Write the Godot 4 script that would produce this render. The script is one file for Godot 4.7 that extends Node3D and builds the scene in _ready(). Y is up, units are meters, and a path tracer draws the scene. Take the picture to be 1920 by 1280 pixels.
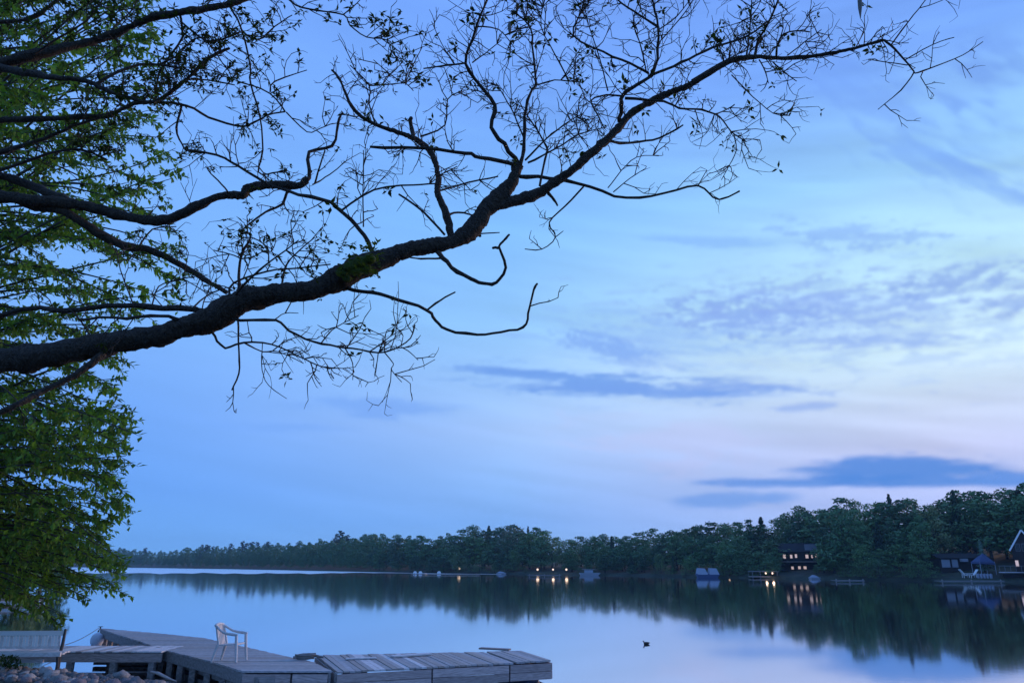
extends Node3D
# A wooded lake at dusk: a bare limb overhead, a timber dock with a chair, houses lit on the far shore.

const F := 1387.0            # focal length in pixels of the 1920 x 1280 photograph
const HORIZON := 1059.0
const CAM := Vector3(0, 2.5, 0)
var pitch := atan((HORIZON - 640.0) / F)
var used := {}
var M := {}

# ---------------------------------------------------------------- pixels and directions
func look(px: float, py: float) -> Vector3:      # not normalised: one unit along the lens axis
	var v := Vector3((px - 960.0) / F, (640.0 - py) / F, -1.0)
	return Vector3(v.x, v.y * cos(pitch) - v.z * sin(pitch), v.y * sin(pitch) + v.z * cos(pitch))
func at(px: float, py: float, axis_depth: float) -> Vector3:
	return CAM + look(px, py) * axis_depth
func at_z(px: float, py: float, z: float) -> Vector3:   # where the ray meets the upright plane z
	var d := look(px, py)
	return CAM + d * (z / d.z)
func on_y(px: float, py: float, y: float) -> Vector3:
	var d := look(px, py)
	return CAM + d * ((y - CAM.y) / d.y)

# ---------------------------------------------------------------- mesh builder
class MB:
	var v := PackedVector3Array()
	var n := PackedVector3Array()
	var c := PackedColorArray()
	var ix := PackedInt32Array()
	var tint := Color(1, 1, 1)
	var furrow := 0.0            # depth of the furrows that run along a tube, as a share of its radius
	func vert(p: Vector3, nn: Vector3) -> int:
		v.append(p); n.append(nn); c.append(tint)
		return v.size() - 1
	func face(a: int, b: int, d: int, out: Vector3):
		if (v[d] - v[a]).cross(v[b] - v[a]).dot(out) >= 0.0:
			ix.append(a); ix.append(b); ix.append(d)
		else:
			ix.append(a); ix.append(d); ix.append(b)
	func tri(a: Vector3, b: Vector3, d: Vector3, out: Vector3):
		var nn := (d - a).cross(b - a).normalized()
		if nn.dot(out) < 0.0: nn = -nn
		face(vert(a, nn), vert(b, nn), vert(d, nn), nn)
	func quad(a: Vector3, b: Vector3, d: Vector3, e: Vector3, out: Vector3):
		var nn := (d - a).cross(b - a).normalized()
		if nn.dot(out) < 0.0: nn = -nn
		var i := vert(a, nn)
		vert(b, nn); vert(d, nn); vert(e, nn)
		face(i, i + 1, i + 2, nn); face(i, i + 2, i + 3, nn)
	func leafquad(a: Vector3, b: Vector3, d: Vector3, e: Vector3, nn: Vector3):
		var i := vert(a, nn)
		vert(b, nn); vert(d, nn); vert(e, nn)
		face(i, i + 1, i + 2, nn); face(i, i + 2, i + 3, nn)
	# eight corners: four below (0..3 round) and four above (4..7 round)
	func hexa(p: Array):
		var mid := Vector3.ZERO
		for q in p: mid += q
		mid /= 8.0
		for f in [[0, 1, 2, 3], [4, 5, 6, 7], [0, 1, 5, 4], [1, 2, 6, 5], [2, 3, 7, 6], [3, 0, 4, 7]]:
			var fc: Vector3 = (p[f[0]] + p[f[1]] + p[f[2]] + p[f[3]]) / 4.0
			quad(p[f[0]], p[f[1]], p[f[2]], p[f[3]], fc - mid)
	func box(mid: Vector3, size: Vector3, b := Basis.IDENTITY):
		var h := size / 2.0
		var p := []
		for y in [-1, 1]:
			for s in [[-1, -1], [1, -1], [1, 1], [-1, 1]]:
				p.append(mid + b * Vector3(s[0] * h.x, y * h.y, s[1] * h.z))
		hexa(p)
	func bar(a: Vector3, b: Vector3, w: float, h: float, up := Vector3.UP):
		var t := (b - a).normalized()
		var s := t.cross(up).normalized()
		var u := s.cross(t)
		var p := []
		for y in [-1, 1]:
			p.append(a + s * w / 2 + u * y * h / 2); p.append(b + s * w / 2 + u * y * h / 2)
			p.append(b - s * w / 2 + u * y * h / 2); p.append(a - s * w / 2 + u * y * h / 2)
		hexa(p)
	func tube(pts: Array, r: Array, sides := 6, rough := 0.0, noise: FastNoiseLite = null, cap := true):
		var t0 := Vector3.ZERO
		var u := Vector3.UP
		var base := v.size()
		var cnt := pts.size()
		var run := 0.0
		for i in cnt:
			if i > 0: run += pts[i].distance_to(pts[i - 1])
			var t: Vector3 = (pts[mini(i + 1, cnt - 1)] - pts[maxi(i - 1, 0)])
			if t.length() < 1e-7: t = t0 if t0 != Vector3.ZERO else Vector3.UP
			t = t.normalized()
			if i == 0:
				u = t.cross(Vector3(0.3, 0.2, 0.93)).normalized()
				if u.length() < 0.5: u = t.cross(Vector3.RIGHT).normalized()
			else:
				u = (u - t * u.dot(t)).normalized()
			t0 = t
			var w := t.cross(u)
			for k in sides:
				var a := TAU * k / sides
				var d := u * cos(a) + w * sin(a)
				var rr: float = r[i]
				if noise:
					rr *= 1.0 + rough * noise.get_noise_3dv((pts[i] + d * r[i]) * 1.0)
					if furrow > 0.0: rr *= 1.0 + furrow * (absf(noise.get_noise_3d(cos(a) * 0.45, sin(a) * 0.45, run * 0.5 + 3.0)) * 2.0 - 0.5)
				vert(pts[i] + d * rr, d)
		for i in cnt - 1:
			for k in sides:
				var a := base + i * sides + k
				var b := base + i * sides + (k + 1) % sides
				face(a, b, a + sides, n[a] + n[b]); face(b, b + sides, a + sides, n[a] + n[b])
		if cap:
			var e := vert(pts[cnt - 1] + t0 * r[cnt - 1] * 0.5, t0)
			for k in sides:
				face(base + (cnt - 1) * sides + k, base + (cnt - 1) * sides + (k + 1) % sides, e, t0)
			var t1: Vector3 = (pts[0] - pts[1]).normalized()
			var e2 := vert(pts[0], t1)
			for k in sides:
				face(base + k, base + (k + 1) % sides, e2, t1)
	func ball(mid: Vector3, r: Vector3, rings := 8, sides := 12, rough := 0.0, noise: FastNoiseLite = null):
		var base := v.size()
		for i in rings + 1:
			var e := PI * i / rings
			for k in sides:
				var a := TAU * k / sides
				var d := Vector3(sin(e) * cos(a), cos(e), sin(e) * sin(a))
				var q := 1.0
				if noise: q += rough * noise.get_noise_3dv(d * 2.0 + mid * 7.0)
				vert(mid + d * r * q, (d / r).normalized())
		for i in rings:
			for k in sides:
				var a := base + i * sides + k
				var b := base + i * sides + (k + 1) % sides
				face(a, b, a + sides, n[a] + n[b + sides]); face(b, b + sides, a + sides, n[a] + n[b + sides])
	func mesh() -> ArrayMesh:
		var a := []
		a.resize(Mesh.ARRAY_MAX)
		a[Mesh.ARRAY_VERTEX] = v; a[Mesh.ARRAY_NORMAL] = n; a[Mesh.ARRAY_COLOR] = c; a[Mesh.ARRAY_INDEX] = ix
		var m := ArrayMesh.new()
		m.add_surface_from_arrays(Mesh.PRIMITIVE_TRIANGLES, a)
		return m

# ---------------------------------------------------------------- objects
func numbered(called: String) -> String:
	if not used.has(called):
		used[called] = 0
		return called
	used[called] += 1
	return "%s_%03d" % [called, used[called]]
func tag(o: Node, label := "", category := "", group := "", kind := ""):
	if label: o.set_meta("label", label)
	if category: o.set_meta("category", category)
	if group: o.set_meta("group", group)
	if kind: o.set_meta("kind", kind)
func thing(called: String, label: String, category: String, where := Vector3.ZERO, turn := 0.0, group := "") -> Node3D:
	var o := Node3D.new()
	o.name = numbered(called)
	add_child(o)
	o.position = where; o.rotation.y = turn
	tag(o, label, category, group)
	return o
func part(called: String, m: Mesh, mat: Material, parent: Node = self) -> MeshInstance3D:
	var o := MeshInstance3D.new()
	o.name = numbered(called) if parent == self else called
	o.mesh = m
	o.material_override = mat
	o.cast_shadow = GeometryInstance3D.SHADOW_CASTING_SETTING_ON
	parent.add_child(o, true)
	return o
func copy_thing(o: Node3D, called: String, where: Vector3, turn: float, scale_by: Vector3, label: String, category: String, group: String) -> Node3D:
	var c := o.duplicate()
	c.name = numbered(called)
	add_child(c)
	c.position = where; c.rotation.y = turn; c.scale = scale_by
	tag(c, label, category, group)
	return c
func structure(called: String, m: Mesh, mat: Material, label := "") -> MeshInstance3D:
	var o := part(called, m, mat)
	tag(o, label, "", "", "structure")
	return o

# ---------------------------------------------------------------- materials
func lin(r: float, g: float, b: float) -> Color:      # a real-world base colour, given linear
	return Color(r, g, b).linear_to_srgb()
func s255(r: float, g: float, b: float) -> Color:     # an sRGB colour made linear
	return Color(r / 255.0, g / 255.0, b / 255.0).srgb_to_linear()
func mat(r: float, g: float, b: float, rough := 0.85, metal := 0.0) -> StandardMaterial3D:
	var m := StandardMaterial3D.new()
	m.albedo_color = lin(r, g, b)
	m.roughness = rough
	m.metallic = metal
	return m
func noise_tex(sd: int, freq: float, lo: Color, hi: Color, size := 256, oct := 4, stretch := Vector2(1, 1)) -> ImageTexture:
	var n := FastNoiseLite.new()
	n.seed = sd; n.frequency = freq; n.fractal_octaves = oct
	n.noise_type = FastNoiseLite.TYPE_SIMPLEX_SMOOTH
	var im := Image.create(size, size, false, Image.FORMAT_RGB8)
	for y in size:
		for x in size:
			# a torus walk keeps the tile seamless
			var a := TAU * x / size
			var b := TAU * y / size
			var p := Vector3(cos(a) * stretch.x, sin(a) * stretch.x, cos(b) * stretch.y) * size / TAU
			var k := clampf(0.5 + 0.8 * n.get_noise_3d(p.x, p.y + sin(b) * stretch.y * size / TAU, p.z), 0.0, 1.0)
			im.set_pixel(x, y, lo.lerp(hi, k).linear_to_srgb())
	im.generate_mipmaps()
	return ImageTexture.create_from_image(im)
func textured(sd: int, freq: float, lo: Color, hi: Color, scale: Vector3, rough := 0.85, relief := 0.0, stretch := Vector2(1, 1)) -> StandardMaterial3D:
	var m := StandardMaterial3D.new()
	m.albedo_texture = noise_tex(sd, freq, lo, hi, 256, 5, stretch)
	m.roughness = rough
	m.uv1_triplanar = true
	m.uv1_world_triplanar = true
	m.uv1_scale = scale
	if relief > 0.0:
		m.heightmap_enabled = true
		m.heightmap_scale = relief
		m.heightmap_texture = noise_tex(sd + 5, freq * 1.6, Color(0, 0, 0), Color(1, 1, 1), 256, 5, stretch)
	return m
func leafmat(back := 0.35) -> StandardMaterial3D:
	var m := StandardMaterial3D.new()
	m.vertex_color_use_as_albedo = true
	m.roughness = 0.75
	m.cull_mode = BaseMaterial3D.CULL_DISABLED
	m.backlight_enabled = back > 0.0
	m.backlight = Color(back, back, back * 0.6)
	return m
func glow(r: float, g: float, b: float, energy: float) -> StandardMaterial3D:
	var m := StandardMaterial3D.new()
	m.albedo_color = Color(0.8, 0.75, 0.7)
	m.emission_enabled = true
	m.emission = Color(r, g, b)
	m.emission_energy_multiplier = energy
	return m
func make_materials():
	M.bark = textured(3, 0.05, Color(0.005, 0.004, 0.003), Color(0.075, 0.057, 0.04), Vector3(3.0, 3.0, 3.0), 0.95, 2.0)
	M.bark_far = mat(0.05, 0.042, 0.035, 0.95)
	M.leaf = leafmat(1.0)
	M.leaf_far = leafmat(0.45)
	M.moss = textured(9, 0.06, Color(0.03, 0.05, 0.008), Color(0.1, 0.14, 0.02), Vector3(6, 6, 6), 1.0, 1.0)
	M.wood = []
	for k in 5:
		var q: float = [0.9, 1.0, 1.07, 0.8, 0.95][k]
		var warm: float = [1.0, 1.08, 0.97, 1.12, 1.03][k]
		M.wood.append(textured(20 + k, 0.05, Color(0.21 * warm, 0.195, 0.19 / warm) * q, Color(0.54 * warm, 0.50, 0.49 / warm) * q, Vector3(0.6, 0.9, 0.9), 0.62, 0.15, Vector2(1, 3)))
	M.skirt = []
	for k in 3:
		var q: float = [0.9, 1.1, 0.75][k]
		M.skirt.append(textured(30 + k, 0.045, Color(0.26, 0.19, 0.17) * q, Color(0.60, 0.46, 0.41) * q, Vector3(0.5, 1.4, 0.5), 0.8, 0.15, Vector2(1, 2)))
	M.dark_wood = textured(41, 0.05, Color(0.15, 0.13, 0.12), Color(0.36, 0.32, 0.30), Vector3(0.8, 1.5, 0.8), 0.9)
	M.pale_wood = textured(42, 0.05, Color(0.5, 0.47, 0.45), Color(0.74, 0.71, 0.7), Vector3(0.8, 1.2, 0.8), 0.7)
	M.white_plastic = textured(71, 0.05, Color(0.46, 0.46, 0.45), Color(0.68, 0.68, 0.67), Vector3(2, 2, 2), 0.45)
	M.white_paint = mat(0.75, 0.75, 0.74, 0.6)
	M.blue_float = mat(0.02, 0.045, 0.11, 0.5)
	M.buoy = mat(0.55, 0.58, 0.62, 0.5)
	M.iron = mat(0.03, 0.03, 0.032, 0.6)
	M.rope = mat(0.2, 0.19, 0.18, 0.9)
	M.rock = []
	for k in 5:
		var q: Color = [Color(0.2, 0.2, 0.21), Color(0.32, 0.31, 0.3), Color(0.14, 0.15, 0.15), Color(0.27, 0.23, 0.24), Color(0.46, 0.45, 0.44)][k]
		M.rock.append(textured(50 + k, 0.05, q * 0.35, q * 1.05, Vector3(2, 2, 2), 0.9, 0.6))
	M.soil = textured(60, 0.05, Color(0.03, 0.031, 0.02), Color(0.10, 0.098, 0.07), Vector3(0.7, 0.7, 0.7), 0.95, 1.0)
	M.bank = textured(61, 0.04, Color(0.012, 0.02, 0.008), Color(0.045, 0.06, 0.025), Vector3(0.05, 0.05, 0.05), 0.95)
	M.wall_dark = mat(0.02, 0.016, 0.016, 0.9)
	M.wall_grey = mat(0.16, 0.16, 0.17, 0.85)
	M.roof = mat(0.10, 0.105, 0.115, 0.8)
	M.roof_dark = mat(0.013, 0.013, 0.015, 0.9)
	M.pane = mat(0.015, 0.018, 0.02, 0.12)
	M.lit = glow(1.0, 0.86, 0.80, 0.42)
	M.lamp = glow(1.0, 0.88, 0.76, 0.9)
	M.blue_cloth = mat(0.05, 0.075, 0.16, 0.8)
	M.pale_cloth = mat(0.27, 0.30, 0.36, 0.8)
	M.hull = mat(0.26, 0.27, 0.29, 0.4)
	M.jetty = textured(81, 0.05, Color(0.08, 0.08, 0.08), Color(0.2, 0.2, 0.2), Vector3(1, 1, 1), 0.8)
	M.duck = mat(0.03, 0.026, 0.022, 0.8)

# ---------------------------------------------------------------- camera, sky, light
func setup_view():
	var cam := Camera3D.new()
	cam.name = "camera"
	cam.position = CAM
	cam.rotation.x = pitch
	cam.keep_aspect = Camera3D.KEEP_HEIGHT
	cam.fov = rad_to_deg(2.0 * atan(640.0 / F))
	cam.near = 0.05
	cam.far = 6000.0
	add_child(cam)
	cam.current = true
	var sun := DirectionalLight3D.new()
	sun.name = "sun"
	sun.light_energy = 0.45
	sun.light_color = Color(1.0, 0.82, 0.74)
	sun.light_angular_distance = 14.0
	sun.shadow_enabled = true
	sun.rotation = Vector3(deg_to_rad(-12.0), deg_to_rad(125.0), 0)
	add_child(sun)
	var e := Environment.new()
	e.background_mode = Environment.BG_SKY
	e.sky = Sky.new()
	var pm := PanoramaSkyMaterial.new()
	pm.panorama = sky_image()
	e.sky.sky_material = pm
	e.tonemap_mode = Environment.TONE_MAPPER_LINEAR
	e.tonemap_exposure = 1.07
	e.sdfgi_enabled = true
	e.ssao_enabled = true
	e.ssil_enabled = true
	e.fog_enabled = true
	e.fog_density = 0.00026
	e.fog_light_color = Color(0.66, 0.86, 1.0)
	var we := WorldEnvironment.new()
	we.name = "air"
	we.environment = e
	add_child(we)

func stops(t: Array, el: float) -> Color:
	if el >= t[0][0]: return t[0][1]
	for i in range(1, t.size()):
		if el >= t[i][0]:
			var k: float = (el - t[i][0]) / (t[i - 1][0] - t[i][0])
			return t[i][1].lerp(t[i - 1][1], k)
	return t[-1][1]

func azel(px: float, py: float) -> Vector2:
	var d := look(px, py).normalized()
	return Vector2(rad_to_deg(atan2(d.x, -d.z)), rad_to_deg(asin(d.y)))

func sky_image() -> ImageTexture:
	var W := 2048
	var H := 1024
	var left := [[90.0, s255(92, 138, 232)], [60.0, s255(106, 152, 244)], [41.0, s255(120, 167, 247)], [26.0, s255(124, 175, 247)], [18.0, s255(125, 178, 247)], [14.0, s255(122, 172, 245)], [10.0, s255(112, 165, 243)], [5.0, s255(106, 162, 241)], [0.0, s255(116, 176, 245)]]
	var mid := [[90.0, s255(92, 138, 232)], [60.0, s255(106, 150, 243)], [41.0, s255(118, 163, 246)], [34.0, s255(122, 170, 247)], [26.0, s255(131, 186, 247)], [18.0, s255(150, 198, 247)], [14.0, s255(160, 198, 246)], [10.0, s255(166, 196, 245)], [6.0, s255(146, 186, 244)], [3.0, s255(132, 178, 243)], [0.0, s255(146, 190, 244)]]
	var right := [[90.0, s255(92, 138, 232)], [60.0, s255(106, 150, 242)], [41.0, s255(118, 160, 242)], [34.0, s255(124, 168, 244)], [26.5, s255(158, 205, 247)], [20.0, s255(192, 228, 247)], [14.0, s255(214, 236, 247)], [10.5, s255(212, 222, 246)], [7.5, s255(204, 207, 242)], [4.0, s255(186, 196, 243)], [0.0, s255(176, 196, 243)]]
	var n1 := FastNoiseLite.new()
	n1.seed = 5; n1.noise_type = FastNoiseLite.TYPE_SIMPLEX_SMOOTH; n1.fractal_octaves = 5; n1.frequency = 1.0
	var n2 := FastNoiseLite.new()
	n2.seed = 17; n2.noise_type = FastNoiseLite.TYPE_SIMPLEX_SMOOTH; n2.fractal_octaves = 3; n2.frequency = 1.0
	var buf := PackedFloat32Array()
	buf.resize(W * H * 3)
	var rows := H / 2 + 12
	# the clear air: brighter and warmer towards the place where the sun has set, deeper behind the camera
	var weight := PackedFloat32Array()
	var dim := PackedFloat32Array()
	for i in W:
		var az := wrapf((i + 0.5) / W * 360.0, -180.0, 180.0)     # column 0 looks along -z
		var w := 0.5 + 0.5 * cos(deg_to_rad(az - 52.0))
		var off := absf(wrapf(az - 52.0, -180.0, 180.0))
		weight.append(1.0 - smoothstep(8.0, 88.0, off))
		dim.append(lerpf(0.95, 1.0, smoothstep(0.0, 0.52, w)))
	for j in rows:
		var el := 90.0 - (j + 0.5) / H * 180.0
		var a := stops(left, el)
		var b := stops(mid, el)
		var c := stops(right, el)
		for i in W:
			var s := weight[i]
			var col: Color = a.lerp(b, s / 0.42) if s < 0.42 else b.lerp(c, (s - 0.42) / 0.5 if s < 0.92 else 1.0)
			var az := wrapf((i + 0.5) / W * 360.0, -180.0, 180.0)
			var dd: float = dim[i] if el < 55.0 else lerpf(dim[i], 0.8, clampf((el - 55.0) / 35.0, 0.0, 1.0))
			# thin high veils drawn out in streaks that fall to the right
			if el > 1.0 and el < 70.0:
				var v := n2.get_noise_2d((az + el * 0.9) * 0.03, (el + az * 0.20) * 0.17)
				var f := n1.get_noise_2d((az + el * 0.8) * 0.055, (el + az * 0.14) * 0.5)
				var k := 0.04 + 0.14 * s
				dd *= 1.0 + k * (0.7 * v + 0.8 * f)
			var o := (j * W + i) * 3
			buf[o] = col.r * dd * 0.94; buf[o + 1] = col.g * dd; buf[o + 2] = col.b * dd * 1.03
	# clouds: [x, y, half width, half height, slope, colour, cover, ragged, softness, grain across, grain up]
	var slate := s255(82, 138, 220)
	var lav := s255(126, 160, 232)
	var clouds := [
		[1690, 880, 250, 40, 0.02, slate, 0.92, 0.5, 0.6, 0.12, 0.9],
		[1640, 902, 330, 15, 0.0, slate, 0.85, 0.4, 0.6, 0.10, 1.0],
		[1420, 906, 170, 11, 0.0, s255(104, 150, 226), 0.85, 0.3, 0.5, 0.10, 0.6],
		[1910, 900, 170, 17, 0.02, s255(96, 146, 226), 0.9, 0.3, 0.5, 0.10, 0.5],
		[1355, 938, 150, 19, -0.03, s255(116, 160, 232), 0.85, 0.35, 0.5, 0.12, 0.5],
		[1130, 720, 330, 34, 0.06, s255(104, 152, 230), 0.85, 0.8, 0.8, 0.13, 1.2],
		[1380, 726, 200, 17, 0.07, s255(128, 164, 234), 0.75, 0.8, 0.8, 0.2, 1.4],
		[1150, 655, 130, 34, 0.26, s255(122, 164, 238), 0.75, 0.9, 0.8, 0.4, 1.3],
		[1520, 762, 90, 9, -0.08, s255(146, 176, 236), 0.7, 0.5, 0.6, 0.2, 0.9],
		[1400, 590, 200, 46, 0.03, lav, 0.7, 1.3, 0.9, 0.55, 1.5],
		[1560, 570, 240, 55, 0.02, s255(138, 168, 236), 0.6, 1.4, 0.9, 0.45, 1.5],
		[1660, 640, 230, 17, -0.03, s255(140, 172, 238), 0.65, 0.9, 0.8, 0.4, 1.7],
		[1790, 528, 170, 34, -0.16, s255(126, 158, 228), 0.7, 1.2, 0.9, 0.5, 1.5],
		[1930, 560, 150, 40, -0.1, s255(132, 162, 228), 0.65, 1.2, 0.9, 0.5, 1.5],
		[1610, 445, 190, 36, 0.06, s255(128, 168, 240), 0.55, 1.1, 0.9, 0.4, 1.4],
		[1320, 452, 240, 14, 0.04, s255(120, 168, 244), 0.45, 0.6, 0.8, 0.12, 0.6],
		[700, 765, 190, 26, 0.03, s255(106, 156, 238), 0.5, 0.6, 0.8, 0.12, 0.5],
		[560, 800, 160, 12, 0.03, s255(108, 158, 240), 0.4, 0.6, 0.8, 0.12, 0.5],
		[1690, 240, 260, 120, 0.55, s255(112, 156, 240), 0.45, 1.1, 0.9, 0.14, 0.35],
		[1840, 150, 110, 120, 0.3, s255(108, 150, 232), 0.5, 1.0, 0.9, 0.14, 0.3],
		[1830, 330, 150, 40, 0.5, s255(118, 164, 242), 0.45, 1.0, 0.9, 0.16, 0.5],
		[1560, 600, 470, 120, 0.0, s255(138, 172, 238), 0.38, 1.3, 1.0, 0.22, 1.0],
		[1230, 640, 260, 60, 0.12, s255(134, 176, 243), 0.4, 1.2, 1.0, 0.2, 1.0],
		[1250, 735, 330, 12, 0.05, s255(118, 160, 234), 0.6, 0.6, 0.8, 0.15, 1.3],
		[1500, 690, 460, 40, 0.02, s255(196, 222, 247), 0.35, 0.8, 0.9, 0.1, 0.5],
		[1280, 830, 260, 60, 0.05, s255(192, 198, 241), 0.4, 0.9, 0.9, 0.12, 0.4],
	]
	for cl in clouds:
		var o := azel(cl[0], cl[1])
		var e1 := azel(cl[0] - cl[2], cl[1])
		var e2 := azel(cl[0] + cl[2], cl[1])
		var wa := maxf((e2.x - e1.x) / 2.0, 0.5)
		var we := (azel(cl[0], cl[1] - cl[3]).y - azel(cl[0], cl[1] + cl[3]).y) / 2.0
		var tilt: float = -cl[4] - (e1.y - e2.y) / (e2.x - e1.x) * 1.0
		var grow: float = 1.0 + cl[7]
		var hl := we * grow + absf(tilt) * wa * grow
		var i0 := int(floor((o.x - wa * grow) / 360.0 * W))
		var i1 := int(floor((o.x + wa * grow) / 360.0 * W))
		var j0 := maxi(0, int((90.0 - o.y - hl) / 180.0 * H))
		var j1 := mini(rows - 1, int((90.0 - o.y + hl) / 180.0 * H))
		var col: Color = cl[5]
		for j in range(j0, j1 + 1):
			var el := 90.0 - (j + 0.5) / H * 180.0
			for ii in range(i0, i1 + 1):
				var i := posmod(ii, W)
				var az := (ii + 0.5) / W * 360.0
				var du := (az - o.x) / wa
				var dv := (el - o.y - (az - o.x) * tilt) / we
				var r := sqrt(du * du + dv * dv)
				if r > grow: continue
				var ux: float = az * cl[9]
				var uy: float = (el - az * tilt) * cl[10]
				var wx := n2.get_noise_2d(ux * 1.3 + 9.0, uy * 1.3)
				var g := n1.get_noise_2d(ux + wx * 0.5, uy + wx * 0.25)
				var d: float = 1.0 - r + g * cl[7] * 1.1
				var k: float = smoothstep(0.0, cl[8], d) * cl[6] * smoothstep(0.0, 0.3, grow - r)
				if k <= 0.0: continue
				var q := (j * W + i) * 3
				buf[q] = lerpf(buf[q], col.r, k)
				buf[q + 1] = lerpf(buf[q + 1], col.g, k)
				buf[q + 2] = lerpf(buf[q + 2], col.b, k)
	for j in range(rows, H):
		for i in range(0, W * 3):
			buf[j * W * 3 + i] = buf[(rows - 1) * W * 3 + i]
	return ImageTexture.create_from_image(Image.create_from_data(W, H, false, Image.FORMAT_RGBF, buf.to_byte_array()))

# ---------------------------------------------------------------- water, banks, far hills
# near shore: where the water begins, as z for each x
var NEAR_SHORE := [[-400.0, -330.0], [-95.0, -125.0], [-62.0, -88.0], [-42.0, -68.0], [-33.0, -58.0], [-29.0, -44.0], [-26.0, -37.0], [-16.0, -22.5], [-12.5, -19.6], [-10.2, -18.4], [-8.4, -17.6], [-7.0, -16.9], [-6.0, -15.6], [-5.0, -13.8], [-3.0, -12.0], [5.0, -9.5], [30.0, -8.0], [400.0, 4.0]]
# far shore in the photograph: x, waterline, top of the trees
var FAR := [[-260.0, 1062.0, 1030.0], [0.0, 1062.6, 1028.0], [200.0, 1063.2, 1026.0], [250.0, 1063.8, 1029.0], [310.0, 1064.6, 1033.0], [345.0, 1065.2, 1027.0], [420.0, 1066.2, 1024.0], [520.0, 1068.0, 1018.0], [570.0, 1069.2, 1013.0], [640.0, 1070.6, 1004.0], [700.0, 1072.0, 1000.0], [735.0, 1072.6, 994.0], [800.0, 1074.0, 1000.0], [840.0, 1074.5, 995.0], [880.0, 1075.0, 988.0], [905.0, 1075.2, 981.0], [960.0, 1076.0, 985.0], [1000.0, 1076.8, 991.0], [1020.0, 1077.0, 986.0], [1060.0, 1077.4, 1004.0], [1085.0, 1077.6, 1008.0], [1120.0, 1078.0, 999.0], [1140.0, 1078.2, 997.0], [1180.0, 1078.8, 1005.0], [1230.0, 1079.8, 994.0], [1280.0, 1081.0, 984.0], [1300.0, 1081.5, 976.0], [1330.0, 1082.0, 984.0], [1370.0, 1083.0, 976.0], [1400.0, 1083.6, 973.0], [1440.0, 1084.0, 972.0], [1480.0, 1084.4, 964.0], [1500.0, 1084.8, 951.0], [1530.0, 1085.2, 947.0], [1545.0, 1085.4, 955.0], [1575.0, 1086.0, 940.0], [1640.0, 1087.0, 934.0], [1700.0, 1088.0, 931.0], [1760.0, 1089.0, 932.0], [1790.0, 1089.4, 926.0], [1830.0, 1090.0, 906.0], [1860.0, 1090.5, 912.0], [1890.0, 1091.0, 921.0], [1920.0, 1091.6, 912.0], [2050.0, 1094.0, 905.0], [2300.0, 1100.0, 900.0]]

func pick(t: Array, x: float, k: int) -> float:
	if x <= t[0][0]: return t[0][k]
	for i in range(1, t.size()):
		if x <= t[i][0]:
			return lerpf(t[i - 1][k], t[i][k], (x - t[i - 1][0]) / (t[i][0] - t[i - 1][0]))
	return t[-1][k]
func far_point(px: float, back: float) -> Vector3:     # on the far shore, so many metres inland
	var p := on_y(px, pick(FAR, px, 1), 0.0)
	var d := Vector3(p.x, 0, p.z).normalized()
	p += d * back
	p.y = hill(back, px)
	return p
func hill(back: float, px: float) -> float:
	var slope := lerpf(0.05, 0.13, smoothstep(1100.0, 1800.0, px))
	return 0.35 + maxf(back, 0.0) * slope if back > 0.5 else lerpf(-1.0, 0.35, clampf((back + 3.0) / 3.5, 0.0, 1.0))
func near_height(x: float, z: float) -> float:
	var t := z - pick(NEAR_SHORE, x, 1)
	if x < -14.0: t *= 0.7
	if t < 0.0: return maxf(-1.6, t * 0.45)
	if t < 1.7: return lerpf(0.0, 0.39, smoothstep(0.0, 1.7, t) * 0.6 + t / 1.7 * 0.4)
	if t < 4.0: return lerpf(0.39, 0.52, (t - 1.7) / 2.3)
	return 0.5 + minf((t - 4.0) * 0.05, 0.45) + clampf((t - 14.0) * 0.03, 0.0, 3.0)

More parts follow.
